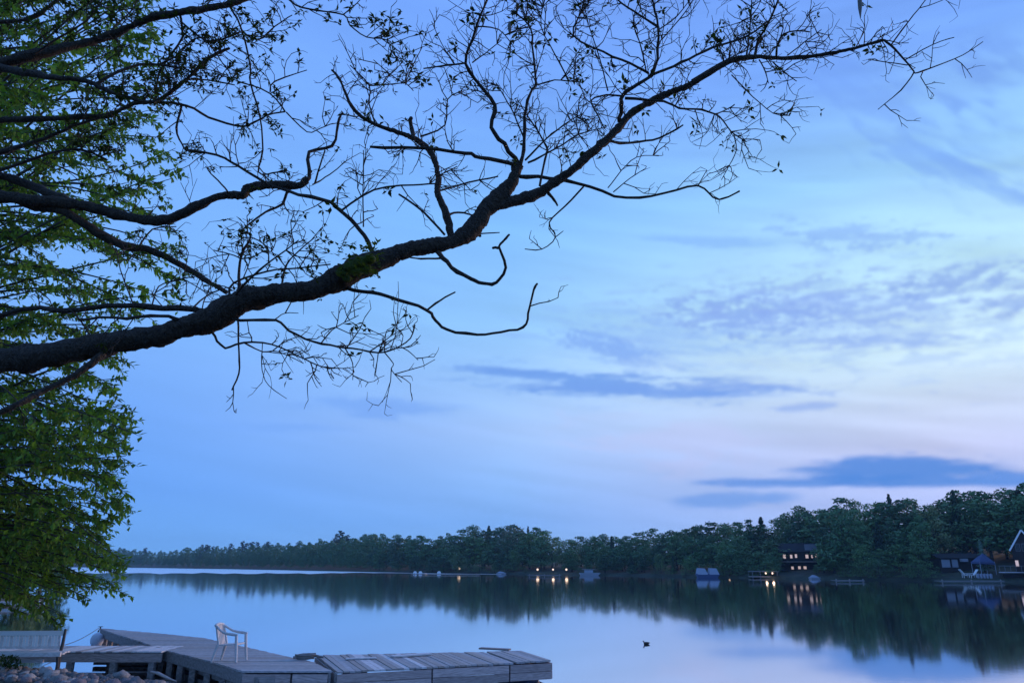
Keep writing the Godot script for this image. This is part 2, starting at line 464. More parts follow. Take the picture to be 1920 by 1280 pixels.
func build_setting():
	# the lake
	var pl := PlaneMesh.new()
	pl.size = Vector2(2400, 1500)
	var wm := StandardMaterial3D.new()
	wm.albedo_color = Color(0.80, 0.83, 0.87)
	wm.metallic = 1.0
	wm.roughness = 0.05
	wm.uv1_triplanar = true
	wm.uv1_world_triplanar = true
	wm.uv1_scale = Vector3(0.22, 0.22, 0.22)
	var nn := FastNoiseLite.new()
	nn.seed = 8; nn.frequency = 0.02; nn.fractal_octaves = 4
	var ni := nn.get_seamless_image(512, 512)
	ni.convert(Image.FORMAT_RGBA8)
	ni.bump_map_to_normal_map(1.2)
	wm.normal_enabled = true
	wm.normal_texture = ImageTexture.create_from_image(ni)
	wm.normal_scale = 0.02
	var water := structure("water", pl, wm, "still lake water mirroring the sky and the far wood")
	water.position = Vector3(0, 0, -560)
	# a breath of wind has roughened the water off the farthest shore
	var b := MB.new()
	var rim := []
	for px in range(60, 941, 20):
		var y0 := pick(FAR, px, 1) + 0.4
		var y1 := lerpf(1076.0, 1078.5, clampf(px / 900.0, 0.0, 1.0)) - 2.4 + 0.9 * sin(px * 0.11) + 0.6 * sin(px * 0.043 + 1.0)
		if px > 560: y1 = lerpf(y1, y0 + 0.7, clampf((px - 560.0) / 200.0, 0.0, 1.0))
		rim.append([on_y(px, y0, 0.006), on_y(px, y1, 0.006)])
	for i in rim.size() - 1:
		b.quad(rim[i][0], rim[i + 1][0], rim[i + 1][1], rim[i][1], Vector3.UP)
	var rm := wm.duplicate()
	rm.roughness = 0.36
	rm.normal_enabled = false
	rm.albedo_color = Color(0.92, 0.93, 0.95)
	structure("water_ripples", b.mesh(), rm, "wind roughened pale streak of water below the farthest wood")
	# near ground
	b = MB.new()
	var xs := []
	var x := -420.0
	while x < 420.0:
		xs.append(x)
		x += clampf(absf(x + 6.0) * 0.12, 0.28, 30.0) if x < -6.0 else clampf((x + 6.0) * 0.15, 0.28, 30.0)
	var zs := []
	var z := -360.0
	while z < 80.0:
		zs.append(z)
		z += clampf(absf(z + 15.0) * 0.12, 0.3, 14.0)
	var bump := FastNoiseLite.new()
	bump.seed = 4; bump.frequency = 0.7
	for i in xs.size():
		for j in zs.size():
			var h := near_height(xs[i], zs[j])
			if h > 0.0: h += 0.05 * bump.get_noise_2d(xs[i], zs[j])
			b.vert(Vector3(xs[i], h, zs[j]), Vector3.UP)
	for i in xs.size():
		for j in zs.size():
			var k := i * zs.size() + j
			var dx := b.v[mini(i + 1, xs.size() - 1) * zs.size() + j] - b.v[maxi(i - 1, 0) * zs.size() + j]
			var dz := b.v[i * zs.size() + mini(j + 1, zs.size() - 1)] - b.v[i * zs.size() + maxi(j - 1, 0)]
			b.n[k] = dz.cross(dx).normalized()
	for i in xs.size() - 1:
		for j in zs.size() - 1:
			var k := i * zs.size() + j
			b.face(k, k + 1, k + zs.size(), Vector3.UP); b.face(k + 1, k + zs.size() + 1, k + zs.size(), Vector3.UP)
	structure("ground", b.mesh(), M.soil, "stony near bank sloping down to the lake")
	# far bank and hill
	b = MB.new()
	var pxs := []
	for p in range(-260, 2300, 20): pxs.append(float(p))
	var backs := [-6.0, -1.0, 0.0, 1.0, 4.0, 12.0, 30.0, 60.0, 110.0]
	for p in pxs:
		for k in backs:
			b.vert(far_point(p, k), Vector3.UP)
	for i in pxs.size() - 1:
		for k in backs.size() - 1:
			var q := i * backs.size() + k
			b.face(q, q + 1, q + backs.size(), Vector3.UP); b.face(q + 1, q + backs.size() + 1, q + backs.size(), Vector3.UP)
	structure("hill", b.mesh(), M.bank, "low wooded rise along the far shore")

# ---------------------------------------------------------------- the wood across the lake
# each kind is built 14 m tall with its base at the origin
func clump(b: MB, p: Vector3, out: Vector3, size: float, rng: RandomNumberGenerator, col: Color):
	var k := rng.randf_range(0.78, 1.22)
	b.tint = Color(col.r * k * rng.randf_range(0.9, 1.12), col.g * k, col.b * k * rng.randf_range(0.85, 1.15))
	var d := Vector3(rng.randf_range(-1, 1), rng.randf_range(-1, 1), rng.randf_range(-1, 1))
	var u := (out + d * 0.9).normalized().cross(Vector3(rng.randf_range(-1, 1), rng.randf_range(-1, 1), rng.randf_range(-1, 1))).normalized()
	var w := u.cross((out + d * 0.9).normalized())
	var nn := (out + d * 0.35 + Vector3(0, 0.25, 0)).normalized()
	var s := size * rng.randf_range(0.6, 1.25)
	b.leafquad(p - u * s, p - w * s * 0.62, p + u * s, p + w * s * 0.62, nn)
func broadleaf(sd: int, wide: float, low: float, col: Color, airy := 0.0, count := 2300, tip := 0.38) -> Node3D:
	var rng := RandomNumberGenerator.new()
	rng.seed = sd
	var o := Node3D.new()
	var t := MB.new()
	t.tube([Vector3(0, -1.0, 0), Vector3(0.05, 2, 0), Vector3(-0.1, 6, 0.1), Vector3(0.1, 10.5, 0)], [0.24, 0.18, 0.13, 0.05], 6)
	for k in 6:
		var a := TAU * k / 6 + rng.randf()
		var h := rng.randf_range(3.0, 7.0)
		t.tube([Vector3(0, h, 0), Vector3(cos(a) * wide * 0.5, h + 1.6, sin(a) * wide * 0.5), Vector3(cos(a) * wide * 0.85, h + 3.2, sin(a) * wide * 0.85)], [0.09, 0.06, 0.02], 4)
	part("trunk", t.mesh(), M.bark_far, o)
	var b := MB.new()
	# boughs of unequal size, the lower ones wider, some reaching past the rest
	var lobes := []
	var cnt := 24
	var weights := 0.0
	for k in cnt:
		var f := (k + 0.5) / cnt
		var h := lerpf(low + 0.8, 12.4, f) + rng.randf_range(-0.5, 0.5)
		var prof := sqrt(maxf(0.06, 1.0 - pow((f - tip) / (1.04 - tip), 2.0))) if f > tip else sqrt(maxf(0.2, 1.0 - pow((tip - f) / (tip + 0.25), 2.0)))
		var a := k * 2.4 + rng.randf_range(-0.7, 0.7)
		var rr := wide * prof * rng.randf_range(0.3, 0.8)
		var size := rng.randf_range(0.75, 1.75) * wide / 3.4 * lerpf(1.0, 0.7, f)
		weights += size * size
		lobes.append([Vector3(cos(a) * rr, h, sin(a) * rr), size, weights])
	weights += 1.0
	lobes.append([Vector3(rng.randf_range(-0.6, 0.6), 13.0, rng.randf_range(-0.4, 0.4)), 0.8, weights])
	for k in count:
		var pickw := rng.randf() * weights
		var l = lobes[-1]
		for q in lobes:
			if q[2] >= pickw:
				l = q
				break
		var d := Vector3(rng.randfn(), rng.randfn() * 0.9 + 0.15, rng.randfn()).normalized()
		var q: float = l[1] * (1.0 + rng.randfn() * (0.16 + 0.22 * airy))
		var p: Vector3 = l[0] + d * q * Vector3(1.15, 0.8, 1.15)
		clump(b, p, d, 0.26 if airy > 0.2 else 0.3, rng, col)
	part("crown", b.mesh(), M.leaf_far, o)
	return o
func conifer(sd: int, wide: float, col: Color) -> Node3D:
	var rng := RandomNumberGenerator.new()
	rng.seed = sd
	var o := Node3D.new()
	var t := MB.new()
	t.tube([Vector3(0, -1.0, 0), Vector3(0, 5, 0), Vector3(0.05, 13.6, 0)], [0.22, 0.14, 0.02], 6)
	part("trunk", t.mesh(), M.bark_far, o)
	var b := MB.new()
	for k in 1300:
		var f := pow(rng.randf(), 0.8)
		var h := lerpf(13.9, 1.2, f)
		var a := rng.randf() * TAU
		var tier := 0.65 + 0.35 * sin(h * 4.1 + sin(a * 3.0) * 1.2)
		var r := wide * (0.06 + f) * tier * sqrt(rng.randf_range(0.15, 1.0))
		var d := Vector3(cos(a), 0.25, sin(a)).normalized()
		clump(b, Vector3(cos(a) * r, h - r * 0.25, sin(a) * r), d, 0.3, rng, col)
	part("crown", b.mesh(), M.leaf_far, o)
	return o
func pine(sd: int, col: Color) -> Node3D:       # tall bare stem with broken, flat boughs
	var rng := RandomNumberGenerator.new()
	rng.seed = sd
	var o := Node3D.new()
	var t := MB.new()
	t.tube([Vector3(0, -1.0, 0), Vector3(0.1, 6, 0), Vector3(0, 13.6, 0)], [0.24, 0.17, 0.03], 6)
	part("trunk", t.mesh(), M.bark_far, o)
	var b := MB.new()
	for k in 26:
		var h := rng.randf_range(5.0, 13.8)
		var a := rng.randf() * TAU
		var ln := lerpf(2.7, 0.7, (h - 5.0) / 8.8) * rng.randf_range(0.6, 1.15)
		for q in 38:
			var f := sqrt(rng.randf())
			var p := Vector3(cos(a), 0.18, sin(a)) * ln * f + Vector3(rng.randfn() * 0.3, h + rng.randfn() * 0.16, rng.randfn() * 0.3)
			clump(b, p, Vector3(cos(a) * 0.4, 0.9, sin(a) * 0.4).normalized(), 0.27, rng, col)
	part("crown", b.mesh(), M.leaf_far, o)
	return o

var kinds := []
func make_kinds():
	kinds = [
		[[broadleaf(1, 3.4, 2.0, Color(0.083, 0.182, 0.062)), broadleaf(11, 3.8, 1.6, Color(0.075, 0.172, 0.062), 0.1)], "broadleaf_tree", "rounded mid green broadleaf tree"],
		[[broadleaf(2, 3.0, 1.5, Color(0.052, 0.120, 0.052)), broadleaf(12, 3.6, 1.2, Color(0.057, 0.127, 0.052))], "dark_tree", "dark green full crowned tree"],
		[[broadleaf(3, 2.8, 2.5, Color(0.127, 0.250, 0.074), 0.6, 1700), broadleaf(13, 3.2, 2.0, Color(0.143, 0.234, 0.082), 0.8, 1500)], "airy_tree", "loose light green spring tree"],
		[[conifer(4, 2.4, Color(0.024, 0.061, 0.030))], "spruce_tree", "dark pointed spruce"],
		[[pine(5, Color(0.022, 0.054, 0.028))], "pine_tree", "dark ragged pine"],
		[[broadleaf(6, 4.3, 1.2, Color(0.107, 0.182, 0.067), 0.15, 2600, 0.5), broadleaf(16, 4.0, 1.0, Color(0.096, 0.190, 0.064), 0.1, 2600, 0.55)], "broad_tree", "broad low crowned olive green tree"],
		[[broadleaf(7, 2.2, 1.0, Color(0.079, 0.181, 0.067), 0.3, 1700, 0.45), broadleaf(17, 2.4, 1.5, Color(0.112, 0.215, 0.074), 0.5, 1600, 0.6)], "slender_tree", "slender mid green tree"],
	]
func plant(kind: int, px: float, back: float, top_px: float, widen: float, rng: RandomNumberGenerator, label := "", group := ""):
	var p := far_point(px, back)
	var d := look(px, top_px)
	var hgt := (CAM + d * (p.z / d.z)).y - p.y
	if hgt < 1.5: return
	var k := hgt / 14.0
	var w := k * widen
	if hgt < 9.0: w *= lerpf(1.5, 1.0, hgt / 9.0)
	var o = kinds[kind]
	copy_thing(o[0][rng.randi() % o[0].size()], o[1], p, rng.randf() * TAU, Vector3(w, k, w), label if label else o[2] + place(px, back), "tree", group if group else "trees of the far shore wood")
var MARKS := [[760, "toward the farthest shore"], [835, "above the white buoys"], [870, "above the pale awning"], [925, "above the willow mound"], [985, "around the large brownish tree"], [1070, "above the dim jetty"], [1150, "above the white cabin boat"], [1290, "between cabin boat and covered boat"], [1360, "above the covered boat"], [1455, "above the boat shelter"], [1550, "by the lit house"], [1640, "above the low grey jetty"], [1745, "between low jetty and cottage"], [1870, "behind the lakeside cottage"], [9999, "behind the gabled house"]]
func place(px: float, back: float) -> String:
	var r := ", back rank, " if back > 28.0 else (", second rank, " if back > 16.0 else (", middle rank, " if back > 7.5 else (", front rank, " if back > 2.6 else ", at the water, ")))
	for m in MARKS:
		if px < m[0]: return r + m[1]
	return r
func build_forest():
	make_kinds()
	var rng := RandomNumberGenerator.new()
	rng.seed = 77
	# where houses, lawns and docks keep the front of the wood open: [from, to, rows left out]
	var open := [[1452, 1552, 2], [1745, 1990, 2], [868, 916, 1], [1296, 1360, 1], [985, 1070, 1], [1085, 1130, 1]]
	# back row first: it carries the skyline
	var rows := [[34.0, 0.0, 25.0, 1.45], [22.0, 9.0, 26.0, 1.5], [11.0, 24.0, 29.0, 1.55], [4.0, 50.0, 28.0, 1.6]]
	for r in rows.size():
		var px := 690.0 + r * 7.0
		while px < 2040.0:
			var skip := false
			for g in open:
				if px > g[0] and px < g[1] and r >= rows.size() - g[2]: skip = true
			var water := pick(FAR, px, 1)
			var top := pick(FAR, px, 2)
			var span := water - top
			var drop: float = rows[r][1] / 100.0
			var want := top + span * drop + rng.randf_range(-0.04, 0.10) * span + 0.03 * span * sin(px * 0.05 + r * 2.0)
			var kind: int = [0, 1, 2, 6, 0, 5, 1, 0, 6, 2, 5, 0, 1, 3, 6, 2, 0, 1][rng.randi() % 18]
			if r == 0 and kind == 5: kind = 6
			if (kind == 4 or kind == 3) and r == 0: want -= span * 0.06
			if r >= 2 and (kind == 4): kind = 1
			if not skip:
				plant(kind, px, rows[r][0] + rng.randf_range(-3, 3), want, rows[r][3] * rng.randf_range(0.7, 1.5), rng)
			px += rows[r][2] * rng.randf_range(0.7, 1.3)
	# shrubs hide the feet of the trees
	kinds.append([[broadleaf(31, 4.4, -0.6, Color(0.064, 0.137, 0.052), 0.2, 900)], "shrub", "rounded dark shrub"])
	kinds.append([[broadleaf(32, 4.6, -0.6, Color(0.091, 0.195, 0.067), 0.2, 900)], "shrub", "rounded mid green shrub"])
	var sx := 694.0
	while sx < 1990.0:
		var water := pick(FAR, sx, 1)
		var gap := false
		for g in [[1455, 1545], [1755, 1945], [985, 1065]]:
			if sx > g[0] and sx < g[1]: gap = true
		if not gap: plant(7 + rng.randi() % 2, sx, rng.randf_range(0.5, 1.6), water - (water - pick(FAR, sx, 2)) * rng.randf_range(0.14, 0.30), rng.randf_range(1.3, 2.0), rng)
		sx += rng.randf_range(16, 30)
	# trees that stand out
	kinds.append([[broadleaf(21, 3.9, 1.5, Color(0.131, 0.173, 0.099), 0.25, 1900)], "tree", ""])
	plant(9, 952, 15, 984, 1.25, rng, "large brownish round tree with opening buds at the middle of the wood", "")
	kinds.append([[broadleaf(22, 3.4, 1.0, Color(0.157, 0.195, 0.069), 0.3, 1800)], "tree", ""])
	plant(10, 1766, 14, 946, 1.1, rng, "golden green tree standing beside the lakeside cottage", "")
	kinds.append([[conifer(23, 2.6, Color(0.124, 0.221, 0.148))], "young_spruce", ""])
	plant(11, 1851, 7, 1012, 1.25, rng, "pale green young spruce beside the lakeside cottage", "")
	kinds.append([[broadleaf(24, 4.6, 0.2, Color(0.156, 0.260, 0.093), 0.1, 1500)], "willow", ""])
	plant(12, 892, 2.5, 1058, 1.9, rng, "low pale green willow mound at the water's edge", "")
	kinds.append([[broadleaf(25, 4.2, 0.8, Color(0.074, 0.173, 0.067), 0.15, 1900)], "tree", ""])
	plant(13, 1590, 9, 945, 1.15, rng, "big dark rounded tree next to the house with lit windows", "")
	for q in [[1459, 7.0, 1026], [1547, 6.0, 1018], [1478, 3.0, 1068], [1533, 4.0, 1058]]:
		plant(6, q[0], q[1], q[2], 1.4, rng, "slender green tree half hiding the lit house", "trees half hiding the lit house")
	# the farthest reach reads as one mass
	for v in [[0, "distant_wood", "dark distant wood along the farthest shore, seen as one mass"], [4, "distant_pines", "distant pines showing above the farthest wood"]]:
		var xf := []
		for r in 3:
			var px := -240.0 + r * 5.0
			while px < 712.0:
				var p := far_point(px, 40.0 - r * 17.0)
				var span := pick(FAR, px, 1) - pick(FAR, px, 2)
				var want: float = pick(FAR, px, 2) + span * ([0.0, 0.16, 0.42][r] + rng.randf_range(-0.06, 0.12))
				if v[0] == 4: want -= span * rng.randf_range(0.02, 0.22)
				var d := look(px, want)
				var k := ((CAM + d * (p.z / d.z)).y - p.y) / 14.0
				var w := k * rng.randf_range(0.95, 1.5)
				if v[0] == 0 or (r == 0 and rng.randf() < 0.22):
					xf.append(Transform3D(Basis(Vector3.UP, rng.randf() * TAU).scaled(Vector3(w, k, w)), p))
				px += float([10.0, 11.0, 12.0][r]) * rng.randf_range(0.7, 1.3)
		var mm := MultiMesh.new()
		mm.transform_format = MultiMesh.TRANSFORM_3D
		mm.mesh = kinds[v[0]][0][0].get_node("crown").mesh
		mm.instance_count = xf.size()
		for i in xf.size(): mm.set_instance_transform(i, xf[i])
		var o := MultiMeshInstance3D.new()
		o.name = numbered(v[1])
		o.multimesh = mm
		o.material_override = M.leaf_far
		add_child(o)
		tag(o, v[2], "wood", "", "stuff")
	# trees and bushes along the bank beyond the benches
	for a in [[-120, 1098, 985, 0], [-60, 1110, 1010, 5], [-150, 1130, 960, 1], [-20, 1092, 1020, 6], [20, 1085, 1032, 5], [-210, 1150, 930, 0], [-75, 1128, 1040, 5], [52, 1080, 1040, 6], [28, 1121, 948, 0], [72, 1116, 966, 1], [-14, 1124, 930, 5], [100, 1113, 990, 6]]:
		var p := on_y(a[0], a[1], 0.0)
		p.y = near_height(p.x, p.z)
		var d := look(a[0], a[2])
		var k := ((CAM + d * (p.z / d.z)).y - p.y) / 14.0
		var o = kinds[a[3]]
		copy_thing(o[0][0], "bank_tree", p, rng.randf() * TAU, Vector3(k * 1.5, k, k * 1.5), "leafy tree on the near bank beside the white jetty", "tree", "trees on the near bank by the white jetty")
	for o in kinds:
		for q in o[0]: q.free()

# ---------------------------------------------------------------- the bare tree overhead
# limbs and branches as seen: [kind, width at start, width at end (photo pixels), drift in depth (m), twig density, leaf density, x, y, x, y, ...]
# kind 0: a limb from the trunk, 1: a branch that leaves the limb before it
var BOUGHS := [
	[0, 55, 32, 0.0, 0.0, 0.0, -330, 760, -160, 705, 0, 678, 60, 670, 120, 660, 200, 645, 300, 628, 350, 612, 400, 593, 450, 567, 500, 553, 550, 549, 600, 540, 640, 518, 680, 500, 720, 484, 760, 469, 800, 461, 850, 452, 888, 426, 913, 392, 938, 368, 962, 335, 972, 308],
	[1, 22, 5, 0.35, 0.7, 0.25, 905, 402, 930, 386, 960, 378, 1000, 365, 1050, 335, 1100, 295, 1150, 250, 1180, 215, 1220, 190, 1260, 172, 1300, 155, 1350, 125, 1375, 112, 1416, 106, 1475, 109, 1544, 102, 1600, 91, 1656, 75],
	[1, 5, 3, 0.1, 0.5, 0.0, 1656, 75, 1672, 84, 1694, 109, 1714, 134],
	[1, 3, 1.6, 0.1, 0.4, 0.0, 1673, 82, 1703, 41, 1734, 3, 1760, -30],
	[1, 3, 1.5, 0.1, 0.35, 0.0, 1714, 134, 1722, 136, 1759, 122, 1806, 103, 1844, 78],
	[1, 3, 1.5, -0.1, 0.15, 0.0, 1714, 136, 1690, 169, 1647, 205],
	[1, 2.4, 1.4, 0.15, 0.3, 0.0, 1702, 122, 1662, 116, 1628, 111],
	[1, 2.4, 1.4, -0.1, 0.3, 0.0, 1698, 112, 1750, 83, 1790, 70],
	[1, 6, 3, 0.1, 1.1, 0.5, 1416, 106, 1422, 75, 1441, 44, 1459, 0, 1466, -40],
	[1, 4, 2.5, -0.1, 1.0, 0.5, 1456, 108, 1459, 78, 1481, 59, 1519, 59],
	[1, 3.5, 2, 0.2, 1.0, 0.4, 1400, 107, 1404, 75, 1409, 31, 1411, -20],
	[1, 2.5, 1.6, 0.1, 0.6, 0.2, 1478, 103, 1510, 78, 1541, 55],
	[1, 3, 1.8, 0.1, 0.5, 0.4, 1450, 116, 1470, 134, 1494, 152],
	[1, 3, 1.6, -0.1, 0.6, 0.4, 1424, 112, 1436, 135, 1441, 156],
	[1, 2.4, 1.4, 0.1, 0.6, 0.4, 1372, 140, 1412, 181, 1450, 212, 1482, 217],
	[1, 8, 3, 0.2, 0.12, 0.0, 975, 331, 1031, 334, 1106, 350, 1175, 372, 1244, 362, 1309, 348, 1337, 369, 1356, 373, 1387, 358],
	[1, 2.2, 1.4, 0.0, 0.2, 0.0, 1309, 348, 1326, 319],
	[1, 4, 1.8, 0.1, 0.3, 0.0, 1094, 350, 1059, 387, 1030, 417, 1042, 444, 1016, 467, 984, 467],
	[1, 2.2, 1.4, 0.0, 0.3, 0.0, 1042, 444, 1056, 433],
	[1, 2.4, 1.4, 0.1, 0.6, 0.0, 1140, 352, 1165, 320, 1194, 294, 1236, 292],
	[1, 2.4, 1.4, -0.1, 0.5, 0.0, 1150, 360, 1180, 335, 1208, 317],
	[1, 7, 3.5, 0.1, 0.1, 0.0, 1028, 362, 1040, 375, 1046, 386],
	[1, 6, 3, 0.2, 0.4, 0.0, 1137, 261, 1150, 266, 1197, 266, 1237, 258, 1281, 234],
	[1, 9, 6, -0.2, 0.7, 0.2, 1162, 228, 1165, 200, 1169, 178, 1196, 158, 1222, 141],
	[1, 6, 3, 0.2, 1.1, 0.3, 1222, 141, 1232, 110, 1234, 50, 1226, 9, 1222, -30],
	[1, 5, 3, 0.1, 1.0, 0.4, 1234, 50, 1200, 28, 1166, 6, 1140, -20],
	[1, 6, 3.5, 0.15, 1.0, 0.4, 1222, 141, 1262, 125, 1306, 103, 1353, 84, 1400, 69, 1440, 40],
	[1, 5.5, 2.5, -0.2, 1.1, 0.3, 1216, 137, 1180, 118, 1131, 97, 1075, 66, 1091, 19, 1096, -20],
	[1, 4, 2.5, -0.15, 0.9, 0.2, 1169, 180, 1137, 178, 1109, 187, 1119, 212, 1134, 241],
	[1, 6, 2.2, 0.15, 0.9, 0.3, 1172, 184, 1244, 191, 1275, 203, 1316, 206, 1350, 219, 1372, 247, 1400, 265],
	[1, 2.4, 1.4, 0.1, 0.6, 0.0, 1376, 250, 1381, 281, 1368, 310, 1353, 337],
	[1, 3, 1.8, 0.1, 0.7, 0.4, 1340, 214, 1362, 206, 1378, 196],
	[1, 3, 1.8, 0.2, 0.7, 0.3, 1297, 150, 1350, 118, 1400, 94],
	[1, 2.6, 1.5, 0.1, 0.7, 0.2, 1236, 55, 1270, 30, 1300, -10],
	[1, 2.6, 1.5, -0.1, 0.8, 0.3, 1240, 75, 1275, 35, 1300, 0, 1310, -30],
	[1, 10, 4, -0.25, 0.9, 0.25, 972, 308, 945, 270, 921, 238, 927, 196, 900, 160, 872, 118, 885, 75, 900, 30, 918, -10],
	[1, 4, 2.5, 0.1, 0.6, 0.2, 872, 118, 840, 122, 794, 128],
	[1, 3, 1.6, 0.1, 0.7, 0.2, 886, 117, 910, 100, 940, 75],
	[1, 3, 1.6, -0.1, 0.7, 0.2, 893, 50, 935, 55, 965, 90],
	[1, 7, 3, 0.2, 1.1, 0.35, 976, 308, 983, 281, 984, 219, 994, 175, 1005, 156, 1000, 103, 994, 50, 959, 19],
	[1, 5, 2.5, 0.25, 1.0, 0.3, 1012, 348, 1022, 297, 1025, 275, 1003, 237, 983, 209],
	[1, 4, 2, -0.2, 1.1, 0.3, 985, 300, 1025, 260, 1070, 225, 1095, 212],
	[1, 4, 2, 0.2, 1.1, 0.3, 990, 305, 1040, 280, 1085, 252, 1130, 240],
	[1, 3.5, 2, 0.1, 1.1, 0.3, 984, 262, 965, 215, 945, 180, 930, 155],
	[1, 3, 1.8, -0.2, 1.0, 0.3, 1004, 160, 1040, 150, 1070, 152, 1085, 145],
	[1, 3, 1.8, -0.1, 1.0, 0.3, 1066, 150, 1040, 100, 1015, 50, 1020, 0],
	[1, 3, 1.8, 0.2, 1.0, 0.3, 1140, 170, 1125, 110, 1105, 50, 1095, 5],
	[1, 3, 1.8, 0.2, 1.0, 0.2, 1212, 134, 1200, 80, 1185, 40],
	[1, 9, 5, -0.3, 0.5, 0.25, 970, 312, 956, 306, 900, 295, 872, 286, 794, 278, 694, 275],
	[1, 15, 4, 0.3, 0.6, 0.25, 846, 446, 836, 400, 820, 362, 821, 328, 809, 287, 781, 262, 762, 253, 700, 231, 662, 203, 637, 150, 622, 131],
	[1, 8, 7, 0.05, 0.1, 0.0, 775, 258, 772, 240, 770, 220],
	[1, 4, 2, 0.1, 0.7, 0.3, 788, 256, 834, 234, 839, 187, 866, 170],
	[1, 4, 3, 0.2, 0.4, 0.1, 823, 358, 878, 342, 934, 331],
	[1, 3, 2, -0.2, 0.4, 0.1, 821, 330, 856, 312],
	[1, 5, 3, 0.1, 0.3, 0.0, 836, 405, 860, 398, 885, 403],
	[1, 3.5, 2, 0.1, 0.9, 0.35, 704, 233, 692, 194, 691, 159, 656, 122],
	[1, 3, 1.8, -0.1, 0.8, 0.2, 691, 160, 731, 158, 759, 156, 775, 170],
	[1, 2.4, 1.4, 0.1, 0.5, 0.0, 757, 156, 730, 138, 700, 112],
	[1, 2.4, 1.4, 0.1, 0.5, 0.0, 760, 155, 775, 120, 792, 87],
	[1, 2.2, 1.3, 0.2, 0.4, 0.0, 850, 118, 830, 85, 809, 40],
	[1, 4.5, 3, -0.15, 0.6, 0.1, 641, 394, 700, 356, 775, 347, 815, 344],
	[1, 3, 1.8, 0.1, 0.7, 0.3, 681, 425, 680, 381, 681, 330, 681, 281],
	[1, 5, 4, 0.1, 0.2, 0.1, 834, 440, 794, 397, 748, 364],
	[1, 8, 4, -0.15, 0.05, 0.0, 650, 540, 697, 548, 744, 562, 800, 581, 816, 600, 837, 617, 894, 628, 940, 622, 981, 614, 991, 587, 1000, 544, 1008, 531],
	[1, 4, 3, 0.1, 0.1, 0.0, 802, 580, 825, 563, 853, 547],
	[1, 10, 4, -0.2, 0.03, 0.0, 815, 464, 823, 475, 847, 500, 881, 522, 906, 531, 931, 530, 948, 502, 936, 462, 945, 450, 956, 439],
	[1, 6, 5, 0.0, 0.0, 0.0, 936, 464, 923, 464],
	[1, 4, 3, 0.1, 0.2, 0.0, 826, 484, 790, 485, 766, 482],
	[1, 8, 6, 0.05, 0.0, 0.0, 900, 408, 901, 425, 900, 442],
	[1, 3, 2, 0.05, 0.2, 0.0, 901, 438, 937, 436],
	[1, 6, 2.5, -0.2, 0.55, 0.2, 425, 592, 450, 601, 516, 600, 541, 619, 587, 641, 634, 650, 659, 653, 709, 661, 741, 653, 769, 634, 778, 609],
	[1, 2.4, 1.4, 0.1, 0.6, 0.0, 720, 660, 737, 681, 734, 694, 753, 716],
	[1, 2.8, 1.4, -0.1, 0.5, 0.0, 647, 653, 661, 681, 661, 712],
	[1, 2.4, 1.4, 0.1, 0.5, 0.3, 752, 650, 770, 662, 784, 675],
	[1, 3, 1.6, 0.2, 0.7, 0.3, 602, 643, 622, 619, 645, 605, 672, 591],
	[1, 2.4, 1.4, 0.1, 0.3, 0.0, 516, 598, 534, 587, 559, 587],
	[1, 5, 2.4, -0.25, 0.6, 0.05, 396, 615, 403, 631, 422, 652, 456, 642, 509, 645, 556, 666, 594, 684, 619, 692],
	[1, 3, 1.6, 0.2, 0.6, 0.0, 458, 643, 491, 659, 522, 659, 569, 681],
	[1, 2, 1.2, 0.1, 0.2, 0.0, 491, 659, 491, 694, 503, 722, 537, 747],
	[1, 4, 3, 0.15, 0.2, 0.0, 445, 590, 448, 662, 447, 700, 434, 731],
	[1, 7, 4, 0.2, 0.7, 0.5, 447, 560, 449, 520, 451, 481, 469, 444, 462, 434],
	[1, 3, 2, 0.1, 0.7, 0.8, 451, 485, 430, 476, 400, 469],
	[1, 3, 2, -0.1, 0.7, 0.6, 452, 485, 475, 480, 497, 469],
	[1, 5, 2.5, 0.25, 0.6, 0.5, 430, 560, 437, 530, 500, 509, 560, 502, 619, 495],
	[1, 5, 2.5, -0.3, 0.6, 0.3, 432, 565, 470, 520, 520, 480, 560, 450],
	[1, 4, 2, 0.2, 0.5, 0.9, 525, 545, 535, 500, 560, 470, 590, 445],
	[1, 9, 4, 0.35, 0.5, 0.2, 700, 480, 690, 452, 666, 422, 641, 396, 606, 375, 541, 359, 500, 343, 447, 312, 406, 290, 347, 281],
	[1, 6, 3, -0.15, 0.4, 0.1, 541, 359, 534, 369, 525, 386, 497, 397, 450, 434],
	[1, 12, 8, 0.25, 0.3, 0.3, 420, 592, 400, 587, 359, 580, 281, 575, 203, 572, 125, 583, 53, 578, 0, 591, -120, 620],
	[1, 7, 5, -0.2, 0.3, 0.3, 360, 612, 331, 597, 281, 592, 237, 598, 200, 594, 150, 600],
	[1, 4, 2.5, 0.2, 0.4, 0.4, 359, 580, 384, 556, 416, 541],
	[1, 3, 2, 0.2, 0.5, 0.5, 284, 573, 297, 537, 330, 525, 362, 519],
	[1, 3, 2, 0.2, 0.5, 0.5, 250, 573, 225, 506, 219, 470],
	[1, 14, 10, -0.4, 0.1, 0.2, 200, 655, 175, 678, 134, 706, 72, 737, 21, 763, -60, 800],
	[1, 4, 3, 0.1, 0.4, 0.4, 180, 650, 169, 631, 150, 600, 130, 580],
	[0, 40, 12, 0.25, 0.15, 0.2, -330, 470, -140, 400, 0, 370, 50, 375, 110, 380, 156, 386, 234, 406, 297, 413, 344, 399, 409, 369, 453, 366, 466, 352, 510, 347, 559, 347, 575, 337],
	[1, 8, 4, 0.15, 0.3, 0.2, 572, 338, 580, 331, 580, 286, 623, 273, 633, 231, 642, 210],
	[1, 4, 3, -0.1, 0.3, 0.1, 590, 344, 600, 310, 609, 281],
	[1, 3, 1.8, 0.1, 0.4, 0.0, 586, 346, 603, 337, 625, 322, 644, 306],
